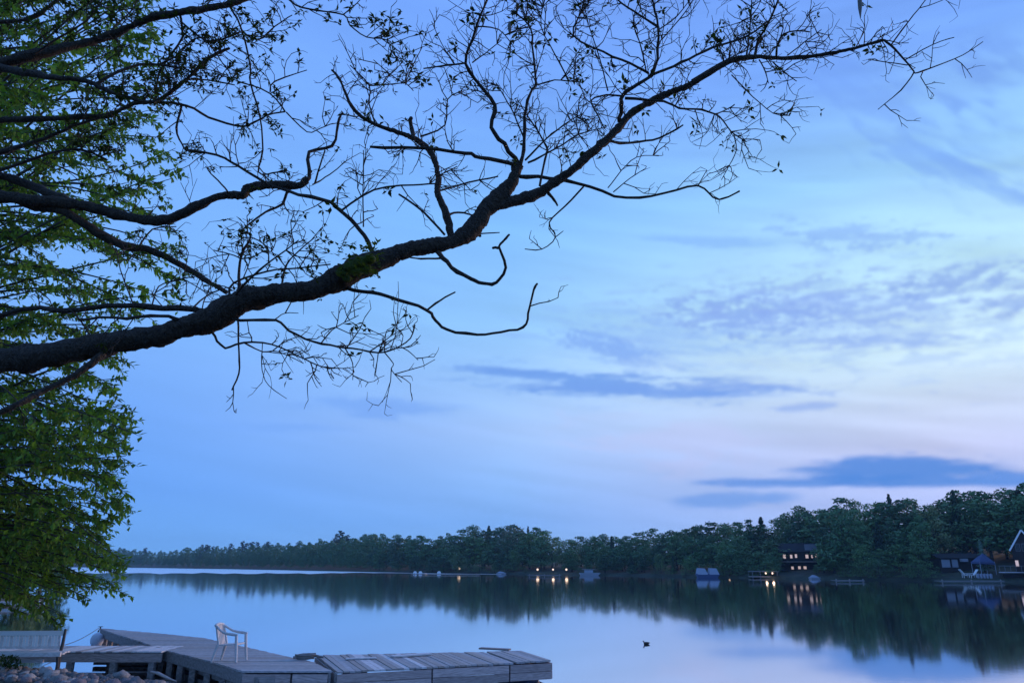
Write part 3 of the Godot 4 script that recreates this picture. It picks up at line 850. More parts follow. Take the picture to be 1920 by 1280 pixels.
	[1, 20, 9, 0.35, 0.35, 0.4, 40, 376, 80, 388, 125, 400, 219, 456, 281, 469, 344, 500, 390, 528, 425, 548],
	[1, 4, 2, 0.2, 0.5, 0.6, 260, 462, 285, 430, 330, 425],
	[1, 18, 12, 0.3, 0.3, 0.5, 150, 388, 110, 370, 50, 345, 0, 328, -90, 300, -200, 280],
	[1, 4, 2, -0.2, 0.3, 0.3, 430, 367, 415, 345, 395, 325, 385, 312],
	[0, 34, 8, 0.4, 0.5, 0.6, -330, 230, -120, 150, 0, 119, 62, 103, 156, 81, 203, 67, 281, 34, 344, 22, 422, 9, 480, -10, 560, -40],
	[1, 5, 3, 0.2, 0.8, 0.9, 336, 24, 341, 69, 312, 112, 297, 141, 290, 175],
	[1, 4, 2.4, -0.2, 0.8, 0.9, 338, 40, 384, 75, 420, 72, 450, 60],
	[1, 4, 3, 0.3, 0.4, 0.3, 428, 8, 453, 56, 469, 125, 469, 156, 487, 219, 492, 281, 484, 323, 510, 324, 536, 319],
	[1, 4, 2, 0.2, 0.8, 0.8, 456, 60, 484, 75, 515, 50, 547, 28],
	[1, 4, 2, -0.2, 0.7, 0.8, 520, -25, 553, 9, 591, 19, 644, 27, 656, 47, 687, 69, 725, 75, 734, 103],
	[1, 2.6, 1.5, 0.1, 0.5, 0.3, 644, 27, 669, 6, 690, -20],
	[1, 4, 2, 0.2, 0.8, 0.8, 200, 66, 225, 40, 250, 15, 262, -20],
	[1, 5, 3, -0.2, 0.8, 0.8, 60, 103, 110, 70, 160, 40, 190, 0],
	[1, 18, 5, -0.5, 0.6, 0.8, -60, 132, 0, 128, 94, 144, 156, 150, 200, 169, 256, 187, 290, 192],
	[1, 7, 4, 0.2, 0.8, 0.9, 180, 158, 244, 125, 294, 122, 340, 128],
	[1, 4, 2.2, 0.2, 0.9, 0.9, 294, 122, 330, 105, 360, 75, 385, 70],
	[0, 22, 5, 0.3, 0.6, 0.8, -330, 330, -120, 245, 0, 225, 94, 223, 156, 219, 203, 216, 250, 194, 297, 187, 347, 150, 391, 109, 430, 90],
	[1, 6, 3, 0.3, 0.6, 0.7, 281, 192, 347, 197, 391, 219, 437, 234, 462, 236, 500, 216, 534, 209],
	[1, 3.5, 2, 0.2, 0.7, 0.5, 534, 209, 506, 175, 450, 153, 410, 140],
	[1, 3, 1.8, 0.1, 0.5, 0.3, 536, 210, 575, 247, 600, 240, 625, 231],
	[1, 3, 1.8, 0.2, 0.5, 0.4, 506, 172, 515, 153, 575, 131],
	[1, 4, 2.2, 0.3, 0.7, 0.9, 350, 148, 390, 150, 440, 160],
	[1, 5, 3, 0.3, 0.6, 0.9, 340, 196, 330, 240, 340, 270, 350, 283],
	[1, 12, 5, -0.3, 0.6, 0.8, -60, 300, 47, 272, 94, 255, 137, 237, 187, 220],
	[1, 8, 4, -0.4, 0.6, 0.8, -60, 330, 0, 318, 94, 287, 150, 280, 200, 300],
	[0, 16, 6, 0.4, 0.6, 0.8, -330, 110, -100, 50, 0, 41, 56, 34, 103, 3, 140, -30],
]
var twig_mesh: MB
var twig_ends := []
func grow_twig(p: Vector3, dir: Vector3, length: float, r: float, level: int, leafy: float, rng: RandomNumberGenerator):
	var pts := [p]
	var rad := [r]
	var d := dir
	var n := 3 if level == 0 else 2
	for k in n:
		d = (d + Vector3(rng.randfn(), rng.randfn(), rng.randfn()) * 0.24).normalized()
		pts.append(pts[-1] + d * length / n)
		rad.append(lerpf(r, r * 0.55, (k + 1.0) / n))
	twig_mesh.tube(pts, rad, 3, 0.0, null, false)
	if rng.randf() < leafy:
		twig_ends.append([pts[-1], d])
	if level < 2:
		for k in range(1, pts.size()):
			if rng.randf() < (0.85 if level == 0 else 0.5):
				var s := Vector3(rng.randfn(), rng.randfn(), rng.randfn())
				s = (s - d * s.dot(d)).normalized()
				grow_twig(pts[k], (d * 0.75 + s * rng.randf_range(0.6, 1.0)).normalized(), length * rng.randf_range(0.35, 0.65), r * 0.7, level + 1, leafy, rng)
func leaf(b: MB, p: Vector3, d: Vector3, up: Vector3, length: float, width: float):
	var s := d.cross(up)
	if s.length() < 0.05: s = d.cross(Vector3.RIGHT)
	s = s.normalized()
	var u := s.cross(d)
	var a := p + d * length * 0.42 + s * width * 0.5 + u * width * 0.16
	var c := p + d * length * 0.42 - s * width * 0.5 + u * width * 0.16
	var tip := p + d * length
	var mid := p + d * length * 0.5
	b.leafquad(p, a, tip, mid, (u - s * 0.3).normalized())
	b.leafquad(p, mid, tip, c, (u + s * 0.3).normalized())
func smooth_path(pts: Array, rad: Array, cut: int) -> Array:
	var op := []
	var orr := []
	for i in pts.size() - 1:
		for k in cut:
			var t := float(k) / cut
			var p0: Vector3 = pts[maxi(i - 1, 0)]
			var p3: Vector3 = pts[mini(i + 2, pts.size() - 1)]
			op.append(pts[i].cubic_interpolate(pts[i + 1], p0, p3, t))
			orr.append(lerpf(rad[i], rad[i + 1], t))
	op.append(pts[-1]); orr.append(rad[-1])
	return [op, orr]
func build_near_tree():
	var rng := RandomNumberGenerator.new()
	rng.seed = 1234
	var lump := FastNoiseLite.new()
	lump.seed = 12; lump.frequency = 5.0; lump.fractal_octaves = 5
	twig_mesh = MB.new()
	var foot := at(-330, 800, 5.6)
	foot.y = near_height(foot.x, foot.z) - 0.15
	var tree := thing("bare_tree", "dark old tree whose bare twiggy limbs reach over the dock and lake", "tree", foot)
	var b := MB.new()
	var crown_y := at(-330, 40, 5.6).y
	var tp := [foot]
	var tr := [0.34]
	for k in range(1, 9):
		var f := k / 8.0
		tp.append(Vector3(foot.x + 0.10 * sin(f * 5.0), lerpf(foot.y, crown_y + 1.2, f), foot.z + 0.08 * cos(f * 6.0)))
		tr.append(lerpf(0.27, 0.10, f))
	b.tube(tp, tr, 14, 0.25, lump)
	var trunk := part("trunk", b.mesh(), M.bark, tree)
	trunk.position = -foot
	var placed := []       # [px, py, depth]
	var limb: Node3D = null
	for g in BOUGHS:
		var px := []
		for i in range(6, g.size(), 2): px.append(Vector2(g[i], g[i + 1]))
		var d0 := 5.6
		if g[0] == 1:
			var best := 1e9
			for q in placed:
				var dd: float = Vector2(q[0], q[1]).distance_squared_to(px[0])
				if dd < best:
					best = dd; d0 = q[2]
		var n: int = px.size()
		var pts := []
		var rad := []
		var total := 0.0
		for i in range(1, n): total += px[i].distance_to(px[i - 1])
		var run := 0.0
		for i in n:
			if i > 0: run += px[i].distance_to(px[i - 1])
			var f := run / total
			var dep: float = d0 + g[3] * sin(f * PI * 0.62) + (0.07 * sin(run * 0.02 + g[6]) * minf(1.0, f * 4.0))
			if g[0] == 0 and g[1] > 50: dep = 5.6 - 0.7 * sin(f * PI)
			var w := lerpf(g[1], g[2], pow(f, 0.8 if g[0] == 1 or g[1] > 50 else 0.55))
			pts.append(at(px[i].x, px[i].y, dep)); rad.append(maxf(0.0022, w * 0.5 * dep / F))
			if g[0] == 0 and g[1] > 50:
				# the limb as it swells and narrows
				var fat := 1.0
				if px[i].x > 620 and px[i].x < 700: fat = 1.22
				elif px[i].x > 540 and px[i].x < 610: fat = 0.84
				elif px[i].x > 380 and px[i].x < 460: fat = 1.12
				elif px[i].x > 220 and px[i].x < 370: fat = 0.88
				elif px[i].x > 750 and px[i].x < 860: fat = 0.76
				elif px[i].x > 950: fat = 0.62
				rad[-1] *= fat
		for i in n - 1:
			for k in 6:
				var t := k / 6.0
				var q: Vector2 = px[i].lerp(px[i + 1], t)
				var p: Vector3 = pts[i].lerp(pts[i + 1], t) - CAM
				placed.append([q.x, q.y, p.dot(look(960, 640))])
		var thick: bool = g[1] > 12
		var sm := smooth_path(pts, rad, 12 if thick else 3)
		b = MB.new()
		# small crooks and knots
		for i in range(1, sm[0].size()):
			var rr: float = sm[1][i]
			var kink := minf(rr * 0.5, 0.012) * (0.35 if thick else 1.0)
			sm[0][i] += Vector3(rng.randfn(), rng.randfn(), rng.randfn()) * kink * 0.5
			if rng.randf() < 0.12 and not thick: sm[1][i] *= 1.22
		# knots and swellings where the bark closed over lost branches
		var knots := []
		if thick:
			for k in int(g[1] / 7.0):
				knots.append([rng.randi() % sm[0].size(), rng.randf_range(0.05, 0.16), rng.randf_range(2.0, 6.0)])
			for i in sm[0].size():
				for q in knots:
					sm[1][i] *= 1.0 + q[1] * exp(-pow((i - q[0]) / q[2], 2.0))
		b.furrow = 0.2 if thick else 0.0
		b.tube(sm[0], sm[1], 36 if g[1] > 30 else (18 if thick else 5), 0.42 if thick else 0.15, lump)
		var o: MeshInstance3D
		if g[0] == 0:
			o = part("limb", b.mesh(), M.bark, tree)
			o.position = -foot
			limb = o
		else:
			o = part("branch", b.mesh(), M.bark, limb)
		# spurs and twigs
		var lengthm := 0.0
		for i in range(1, sm[0].size()): lengthm += sm[0][i].distance_to(sm[0][i - 1])
		var many := int(lengthm * g[4] * (24.0 if g[4] > 0.45 else 17.0))
		for k in many:
			var f := sqrt(rng.randf_range(0.04, 1.0))
			var i := clampi(int(f * (sm[0].size() - 1)), 1, sm[0].size() - 1)
			var t: Vector3 = (sm[0][i] - sm[0][i - 1]).normalized()
			var s := Vector3(rng.randfn(), rng.randfn() + 0.35, rng.randfn())
			s = (s - t * s.dot(t)).normalized()
			grow_twig(sm[0][i], (t * 0.6 + s).normalized(), rng.randf_range(0.07, 0.29), rng.randf_range(0.0038, 0.0056), 0, g[5] * (0.2 if g[6] > 600 else 0.55), rng)
	var tw := part("twigs", twig_mesh.mesh(), M.bark, tree)
	tw.position = -foot
	tw.set_meta("kind", "stuff")
	# leaf tufts: a few shapes shared by many
	var shapes := []
	for k in 6:
		b = MB.new()
		for q in rng.randi_range(4, 7):
			var a := rng.randf() * TAU
			var d := Vector3(cos(a) * 0.9, rng.randf_range(-0.7, 0.6), sin(a) * 0.9).normalized()
			var kk := rng.randf_range(0.6, 1.2)
			b.tint = Color(0.035 * kk, 0.06 * kk, 0.014 * kk)
			leaf(b, d * 0.006, d, Vector3(0.2, 1, 0.1), rng.randf_range(0.028, 0.052), rng.randf_range(0.014, 0.022))
		shapes.append(b.mesh())
	var rest := MB.new()
	
	var count := 0
	for e in twig_ends:
		if count < 290:
			var o := part("leaf_cluster", shapes[count % 6], M.leaf, tree)
			o.position = e[0] - foot
			o.rotation = Vector3(rng.randf_range(-0.6, 0.6), rng.randf() * TAU, rng.randf_range(-0.6, 0.6))
			o.scale = Vector3.ONE * rng.randf_range(0.8, 1.5)
		else:
			for q in rng.randi_range(3, 6):
				var a := rng.randf() * TAU
				var d := Vector3(cos(a), rng.randf_range(-0.8, 0.6), sin(a)).normalized()
				var kk := rng.randf_range(0.6, 1.2)
				rest.tint = Color(0.035 * kk, 0.06 * kk, 0.014 * kk)
				leaf(rest, e[0] - foot, d, Vector3(0.2, 1, 0.1), rng.randf_range(0.03, 0.065), rng.randf_range(0.014, 0.026))
		count += 1
	print("near tree leaf ends ", twig_ends.size(), " twig tris ", twig_mesh.ix.size() / 3)
	if rest.v.size() > 0:
		var o := part("leaves", rest.mesh(), M.leaf, tree)
		o.set_meta("kind", "stuff")
	# moss and sprouting leaves on the swollen part of the limb
	b = MB.new()
	for q in [[640, 512, 14], [658, 500, 19], [676, 492, 20], [692, 486, 17], [668, 508, 18], [686, 503, 14], [650, 522, 12]]:
		b.ball(at(q[0], q[1], 4.88), Vector3(1.1, 0.8, 0.8) * q[2] * 3.4 / F, 10, 14, 0.4, lump)
	var mo := part("moss", b.mesh(), M.moss, tree)
	mo.position = -foot
	tag(mo, "green moss growing on the swollen bend of the limb")
	b = MB.new()
	for q in 190:
		var p := at(rng.randf_range(632, 712), rng.randf_range(455, 522), rng.randf_range(4.74, 4.9))
		var a := rng.randf() * TAU
		var d := Vector3(cos(a), rng.randf_range(-0.3, 0.9), sin(a)).normalized()
		var kk := rng.randf_range(0.7, 1.4)
		b.tint = Color(0.06 * kk, 0.10 * kk, 0.016 * kk)
		leaf(b, p, d, Vector3(0.2, 1, 0.1), rng.randf_range(0.03, 0.06), rng.randf_range(0.016, 0.03))
	var sp := part("sprouts", b.mesh(), M.leaf, tree)
	sp.position = -foot
	sp.set_meta("kind", "stuff")
	# two dry pods hanging from the top twigs
	for q in [[1612, -14, 1614, 34], [955, 40, 956, 66]]:
		b = MB.new()
		var a := at(q[0], q[1], 5.5)
		var c := at(q[2], q[3], 5.5)
		b.tube([a, a.lerp(c, 0.3), a.lerp(c, 0.6), c], [0.004, 0.016, 0.014, 0.003], 6)
		var po := part("seed_pod", b.mesh(), M.rope, tree)
		po.position = -foot

# ---------------------------------------------------------------- the leafy tree on the bank
func build_leafy_tree():
	var rng := RandomNumberGenerator.new()
	rng.seed = 4321
	var foot := Vector3(-17.6, 0, -18.0)
	foot.y = near_height(foot.x, foot.z) - 0.2
	var tree := thing("leafy_tree", "tall leafy green tree drooping over the water beside the bench", "tree", foot)
	var b := MB.new()
	var tp := []
	var tr := []
	for k in 10:
		var f := k / 9.0
		tp.append(Vector3(0.25 * sin(f * 4.0), f * 20.0, 0.2 * sin(f * 3.0 + 1.0)))
		tr.append(lerpf(0.36, 0.06, f))
	b.tube(tp, tr, 12)
	part("trunk", b.mesh(), M.bark, tree)
	var edge := [[-200.0, 320.0], [0.0, 300.0], [100.0, 280.0], [200.0, 300.0], [300.0, 330.0], [400.0, 300.0], [450.0, 345.0], [520.0, 340.0], [600.0, 285.0], [650.0, 225.0], [700.0, 222.0], [780.0, 242.0], [850.0, 240.0], [900.0, 215.0], [950.0, 238.0], [1000.0, 190.0], [1030.0, 215.0], [1080.0, 218.0], [1110.0, 228.0], [1140.0, 120.0], [1180.0, 95.0]]
	b = MB.new()
	var limbs := 0
	for i in 325:
		var py := lerpf(-170.0, 1135.0, pow((i + rng.randf()) / 215.0, 0.95)) if i < 215 else rng.randf_range(780.0, 1172.0)
		var lim := pick(edge, py, 1)
		var px := lim * rng.randf_range(0.97, 1.02) if i % 3 == 0 else rng.randf_range(-170.0, lim * 0.95)
		var dep := rng.randf_range(12.5, 22.0) if py < 900.0 else rng.randf_range(14.0, 21.0)
		var tip := at(px, py, dep) - foot
		if tip.y < 0.25: tip.y = 0.25
		var reach := Vector2(tip.x, tip.z).length()
		var y0 := clampf(tip.y - reach * rng.randf_range(-0.25, 0.35), 1.8, 18.6)
		var s := Vector3(0.25 * sin(y0 * 0.2), y0, 0)
		var mid := s.lerp(tip, 0.5) + Vector3(rng.randfn() * 0.5, reach * 0.16 + rng.randfn() * 0.5, rng.randfn() * 0.8)
		var path := []
		var rad := []
		for k in 9:
			var t := k / 8.0
			path.append(s.lerp(mid, t).lerp(mid.lerp(tip, t), t))
			rad.append(lerpf(0.055, 0.006, t))
		var lb := MB.new()
		lb.tube(path, rad, 5)
		# side shoots, each with its leaves
		var sub := MB.new()
		for k in 40:
			var t := pow(rng.randf_range(0.10, 1.0), 0.7)
			var o: Vector3 = s.lerp(mid, t).lerp(mid.lerp(tip, t), t)
			var along: Vector3 = (mid.lerp(tip, t) - s.lerp(mid, t)).normalized()
			var side := along.cross(Vector3.UP).normalized() * (1.0 if rng.randf() < 0.5 else -1.0)
			var d := (along * rng.randf_range(0.5, 1.0) + side * rng.randf_range(0.1, 0.9) + Vector3(0, rng.randf_range(-0.6, 0.05), 0)).normalized()
			var ln := rng.randf_range(0.22, 0.75) * lerpf(1.0, 0.6, t)
			lb.tube([o, o + d * ln], [0.007, 0.003], 3, 0.0, null, false)
			var shade := rng.randf_range(0.6, 1.3)
			for q in 9:
				var f := (q + rng.randf()) / 9.0
				var lp := o + d * ln * f
				var ld := (d * 0.6 + side.rotated(along, rng.randf() * TAU) * 0.9 + Vector3(0, -0.25, 0)).normalized()
				var kk := shade * rng.randf_range(0.75, 1.3)
				b.tint = Color(0.135 * kk, 0.26 * kk, 0.04 * kk)
				var sz := rng.randf_range(0.085, 0.18)
				leaf(b, lp, ld, Vector3(rng.randfn() * 0.4, 1, rng.randfn() * 0.4), sz, sz * rng.randf_range(0.36, 0.58))
		part("limb", lb.mesh(), M.bark_far, tree)
		limbs += 1
	print("leafy tree tris ", b.ix.size() / 3)
	var fo := part("foliage", b.mesh(), M.leaf, tree)
	fo.set_meta("kind", "stuff")

# ---------------------------------------------------------------- the dock
const DECK := 0.45
func edge_x(line: Array, z: float) -> float:     # line: points whose z falls (away from the camera)
	for i in range(1, line.size()):
		if z >= line[i].z:
			var k: float = (z - line[i].z) / (line[i - 1].z - line[i].z)
			return lerpf(line[i].x, line[i - 1].x, k)
	return line[-1].x
func build_dock():
	var rng := RandomNumberGenerator.new()
	rng.seed = 99
	# ---- the long walkway, skew to the near shore
	var front := []
	for p in [[454, 1258], [394, 1239], [340, 1226], [302, 1216.5], [265, 1203], [227, 1191.5], [180, 1179]]: front.append(on_y(p[0], p[1], DECK))
	var back := []
	for p in [[622, 1258], [588, 1241], [519, 1226], [462, 1213], [383, 1196], [302, 1187.5], [215, 1180], [196, 1178]]: back.append(on_y(p[0], p[1], DECK))
	var z_near: float = front[0].z
	var z_far: float = minf(front[-1].z, back[-1].z)
	back[-1].z = z_far; front[-1].z = z_far
	var deck := thing("dock_walkway", "long grey plank dock running out from the gangway, chair standing on it", "dock")
	var z := z_near
	while z > z_far + 0.1:
		var z1 := maxf(z - 0.146, z_far)
		var za := z - 0.005
		var zb := z1 + 0.005
		var b := MB.new()
		var lift := rng.randf_range(-0.004, 0.005)
		var o0 := rng.randf_range(-0.015, 0.02)
		var p := []
		for y in [DECK - 0.036 + lift, DECK + lift]:
			p.append(Vector3(edge_x(front, za) - o0, y, za)); p.append(Vector3(edge_x(back, za) + o0, y, za))
			p.append(Vector3(edge_x(back, zb) + o0, y, zb)); p.append(Vector3(edge_x(front, zb) - o0, y, zb))
		b.hexa(p)
		part("board", b.mesh(), M.wood[rng.randi() % 5], deck)
		z = z1
	# rim boards and dark skirts under the edges
	for e in [front, back]:
		for i in e.size() - 1:
			var b := MB.new()
			var a: Vector3 = e[i] + Vector3(0.04 if e == front else -0.04, -0.15, 0)
			var c: Vector3 = e[i + 1] + Vector3(0.04 if e == front else -0.04, -0.15, 0)
			b.bar(a, c, 0.05, 0.22)
			part("skirt_board", b.mesh(), M.dark_wood, deck)
			var len_: float = a.distance_to(c)
			for k in int(len_ / 1.1) + 1:
				var q := a.lerp(c, (k + 0.5) / (int(len_ / 1.1) + 1))
				b = MB.new()
				b.box(Vector3(q.x + (0.12 if e == front else -0.12), -0.35, q.z), Vector3(0.14, 1.3, 0.14))
				part("post", b.mesh(), M.dark_wood, deck)
	# end face towards the near shore: short planks and a dark join
	var e0: Vector3 = front[0] + Vector3(0.02, 0, 0.03)
	var e1: Vector3 = back[0] + Vector3(-0.06, 0, 0.03)
	for k in 2:
		for q in 2:
			var b := MB.new()
			var y := DECK - 0.13 - k * 0.16
			b.bar(e0.lerp(e1, q * 0.58) + Vector3(0.01, y - DECK, 0), e0.lerp(e1, 0.565 if q == 0 else 1.0) + Vector3(-0.01, y - DECK, 0), 0.04, 0.15)
			part("end_board", b.mesh(), M.skirt[(k + q) % 3], deck)
	var b2 := MB.new()
	b2.bar(front[0].lerp(back[0], 0.5) + Vector3(0, -0.25, -0.12), front[3].lerp(back[3], 0.5) + Vector3(0, -0.25, 0), 1.2, 0.3)
	part("float", b2.mesh(), M.dark_wood, deck)
	b2 = MB.new()
	b2.bar(front[3].lerp(back[3], 0.5) + Vector3(0, -0.25, 0), front[5].lerp(back[5], 0.4) + Vector3(0, -0.25, 0), 0.8, 0.3)
	part("float", b2.mesh(), M.dark_wood, deck)

	# ---- the swimming platform at its end
	var fl := on_y(632, 1259, DECK)
	var fr := on_y(1033, 1238.5, DECK)
	var bl := on_y(594, 1228, DECK)
	var br := on_y(977, 1220.5, DECK)
	var plat := thing("swim_platform", "broad weathered plank platform with pale worn boards and a two plank side", "dock")
	var n := 38
	for k in n:
		var t0 := float(k) / n + 0.0012
		var t1 := (k + 1.0) / n - 0.0012
		if k == 30: t1 -= 0.006
		if k == 31: t0 += 0.008
		var lift := rng.randf_range(-0.005, 0.006) + (0.012 if k > 30 else 0.0)
		var reach := rng.randf_range(-0.03, 0.05)
		var p := []
		for y in [-0.036 + lift, lift]:
			p.append(fl.lerp(fr, t0) + Vector3(0, y, 0)); p.append(fl.lerp(fr, t1) + Vector3(0, y, 0))
			p.append(bl.lerp(br, t1) + Vector3(0, y, -reach)); p.append(bl.lerp(br, t0) + Vector3(0, y, -reach))
		var b := MB.new()
		b.hexa(p)
		var m: Material = M.wood[rng.randi() % 5]
		if k in [6, 7, 11, 14]: m = M.pale_wood
		part("board", b.mesh(), m, plat)
	for k in 2:
		var off := Vector3(0, -0.125 - k * 0.165, 0.035)
		for q in 3:
			var b := MB.new()
			b.bar(fl.lerp(fr, [0.0, 0.42, 0.79][q]) + off + Vector3(0.01, 0, 0), fl.lerp(fr, [0.415, 0.785, 1.0][q]) + off, 0.045, 0.155)
			part("side_board", b.mesh(), M.skirt[(q + k) % 3], plat)
		var b := MB.new()
		b.bar(fr + off + Vector3(0.01, 0, -0.06), br + off + Vector3(0.01, 0, -0.05), 0.045, 0.155)
		part("side_board", b.mesh(), M.skirt[k], plat)
		b = MB.new()
		b.bar(bl + off + Vector3(0, 0, 0.03), br + off + Vector3(0, 0, 0.03), 0.045, 0.155)
		part("side_board", b.mesh(), M.dark_wood, plat)
		b = MB.new()
		b.bar(fl + off + Vector3(-0.02, 0, -0.06), bl + off + Vector3(-0.02, 0, 0.0), 0.045, 0.155)
		part("side_board", b.mesh(), M.dark_wood, plat)
	for q in [0.16, 0.5, 0.9]:
		var a := fl.lerp(fr, q)
		var c := bl.lerp(br, q)
		var b := MB.new()
		b.tube([a.lerp(c, 0.06) + Vector3(0, -0.42, 0), a.lerp(c, 0.08) + Vector3(0, -0.42, 0), a.lerp(c, 0.92) + Vector3(0, -0.42, 0), a.lerp(c, 0.94) + Vector3(0, -0.42, 0)], [0.2, 0.24, 0.24, 0.2], 14)
		part("float_drum", b.mesh(), M.blue_float, plat)
	# bumper rail and a loose board at the back
	var lb := MB.new()
	lb.bar(on_y(900, 1218.5, DECK) + Vector3(0, 0.045, 0), on_y(956, 1220.5, DECK) + Vector3(0, 0.035, 0), 0.2, 0.035)
	tag(part("loose_board", lb.mesh(), M.dark_wood), "dark loose board lying at the back of the swimming platform", "board")
	lb = MB.new()
	lb.bar(on_y(735, 1233, DECK) + Vector3(0, 0.03, 0), on_y(806, 1228, DECK) + Vector3(0, 0.03, 0), 0.22, 0.03)
	tag(part("pale_board", lb.mesh(), M.pale_wood), "pale board lying flat across the swimming platform", "board")
	lb = MB.new()
	lb.bar(on_y(648, 1237, DECK) + Vector3(0, 0.026, 0), on_y(705, 1235, DECK) + Vector3(0, 0.026, 0), 0.16, 0.025)
	tag(part("pale_board", lb.mesh(), M.pale_wood), "short pale board lying near the inner end of the platform", "board")
	# heap of rope and driftwood between the two decks
	var hp := thing("rope_heap", "small heap of rope and driftwood where the walkway meets the platform", "rope", on_y(572, 1236, DECK))
	for k in 3:
		lb = MB.new()
		var pts := []
		var rad := []
		for i in 19:
			var a := TAU * i / 9.0
			pts.append(Vector3(cos(a) * (0.19 + 0.02 * k) , 0.025 + k * 0.035 + 0.01 * sin(a * 3.0), sin(a) * 0.16)); rad.append(0.017)
		lb.tube(pts, rad, 6)
		part("rope_coil", lb.mesh(), M.rope, hp)
	for q in [[-0.25, 0.05, 0.1, 0.2, 0.11, -0.1], [-0.1, 0.09, -0.15, 0.42, 0.05, 0.05]]:
		lb = MB.new()
		lb.tube([Vector3(q[0], q[1], q[2]), Vector3((q[0] + q[3]) / 2, (q[1] + q[4]) / 2 + 0.015, (q[2] + q[5]) / 2), Vector3(q[3], q[4], q[5])], [0.03, 0.035, 0.022], 7)
		part("driftwood", lb.mesh(), M.dark_wood, hp)

	# ---- gangway from the bank
	var ga := on_y(-150, 1221, DECK)
	var gb := on_y(303, 1221, DECK)
	var wide := 1.35
	var gang := thing("gangway", "narrow plank gangway bridging from the bank to the dock", "gangway")
	var cnt := int(ga.distance_to(gb) / 0.15)
	for k in cnt:
		var b := MB.new()
		var p := ga.lerp(gb, (k + 0.5) / cnt)
		var tail := 0.0
		b.box(p + Vector3(0, -0.018 + rng.randf_range(-0.004, 0.004), -wide / 2 + rng.randf_range(-0.015, 0.015) - tail), Vector3(ga.distance_to(gb) / cnt - 0.01, 0.036, wide))
		part("board", b.mesh(), M.pale_wood if rng.randf() < 0.55 else M.wood[rng.randi() % 5], gang)
	for q in [0.03, wide - 0.05]:
		var b := MB.new()
		b.bar(ga + Vector3(0, -0.15, -q), gb + Vector3(0, -0.15, -q), 0.05, 0.2)
		part("stringer", b.mesh(), M.skirt[0 if q < 0.5 else 2], gang)
	for q in [0.62, 0.8, 0.96]:
		var b := MB.new()
		var p := ga.lerp(gb, q)
		b.box(p + Vector3(0, -0.75, -0.1), Vector3(0.14, 1.0, 0.14))
		part("post", b.mesh(), M.dark_wood, gang)
	# dark crib of old timbers that carries the joint
	var crib := thing("timber_crib", "dark timber crib under the joint of gangway and dock", "crib", on_y(262, 1244, 0.0))
	for k in 4:
		for s in [-1, 1]:
			var b := MB.new()
			if k % 2 == 0: b.box(Vector3(0, -0.12 + k * 0.1, s * 0.4), Vector3(1.5 + (0.5 if k == 2 else 0.0), 0.11, 0.12))
			else: b.box(Vector3(s * 0.55, -0.12 + k * 0.1, 0), Vector3(0.12, 0.11, 1.1))
			part("timber", b.mesh(), M.dark_wood, crib)
	var cf := MB.new()
	cf.box(Vector3(0.1, -0.05, -0.1), Vector3(1.15, 0.34, 0.66))
	part("fill", cf.mesh(), M.dark_wood, crib)

	# ---- buoy and rope at the far end
	var bp := at_z(181, 1200, front[-1].z + 0.7)
	var buoy := thing("fender_buoy", "round pale fender buoy hanging at the far corner of the dock", "buoy", bp)
	var bb := MB.new()
	bb.ball(Vector3.ZERO, Vector3(0.2, 0.23, 0.2), 10, 14)
	part("body", bb.mesh(), M.buoy, buoy)
	bb = MB.new()
	bb.tube([Vector3(0, 0.25, 0), Vector3(0.0, 0.3, -0.02), Vector3(0.02, 0.36, -0.1)], [0.03, 0.02, 0.012], 6)
	part("eye", bb.mesh(), M.iron, buoy)
	bb = MB.new()
	var r0: Vector3 = front[-1] + Vector3(0, 0.02, 0.05)
	var r1 := on_y(60, 1212, 0.35)
	var rp := []
	var rr := []
	for k in 13:
		var t := k / 12.0
		rp.append(r0.lerp(r1, t) + Vector3(0, -0.22 * sin(t * PI), 0)); rr.append(0.011)
	bb.tube(rp, rr, 5)
	tag(part("mooring_rope", bb.mesh(), M.rope), "thin mooring rope sagging from the dock corner to the bank", "rope")
	bb = MB.new()
	bb.tube([back[-1] + Vector3(-0.1, 0, 0.1), back[-1] + Vector3(-0.1, 0.06, 0.1)], [0.02, 0.02], 8)
	bb.bar(back[-1] + Vector3(-0.17, 0.065, 0.1), back[-1] + Vector3(-0.03, 0.065, 0.1), 0.03, 0.02)
	tag(part("dock_cleat", bb.mesh(), M.iron), "small dark cleat on the far corner of the dock", "cleat")
	build_chair()
	build_bench()

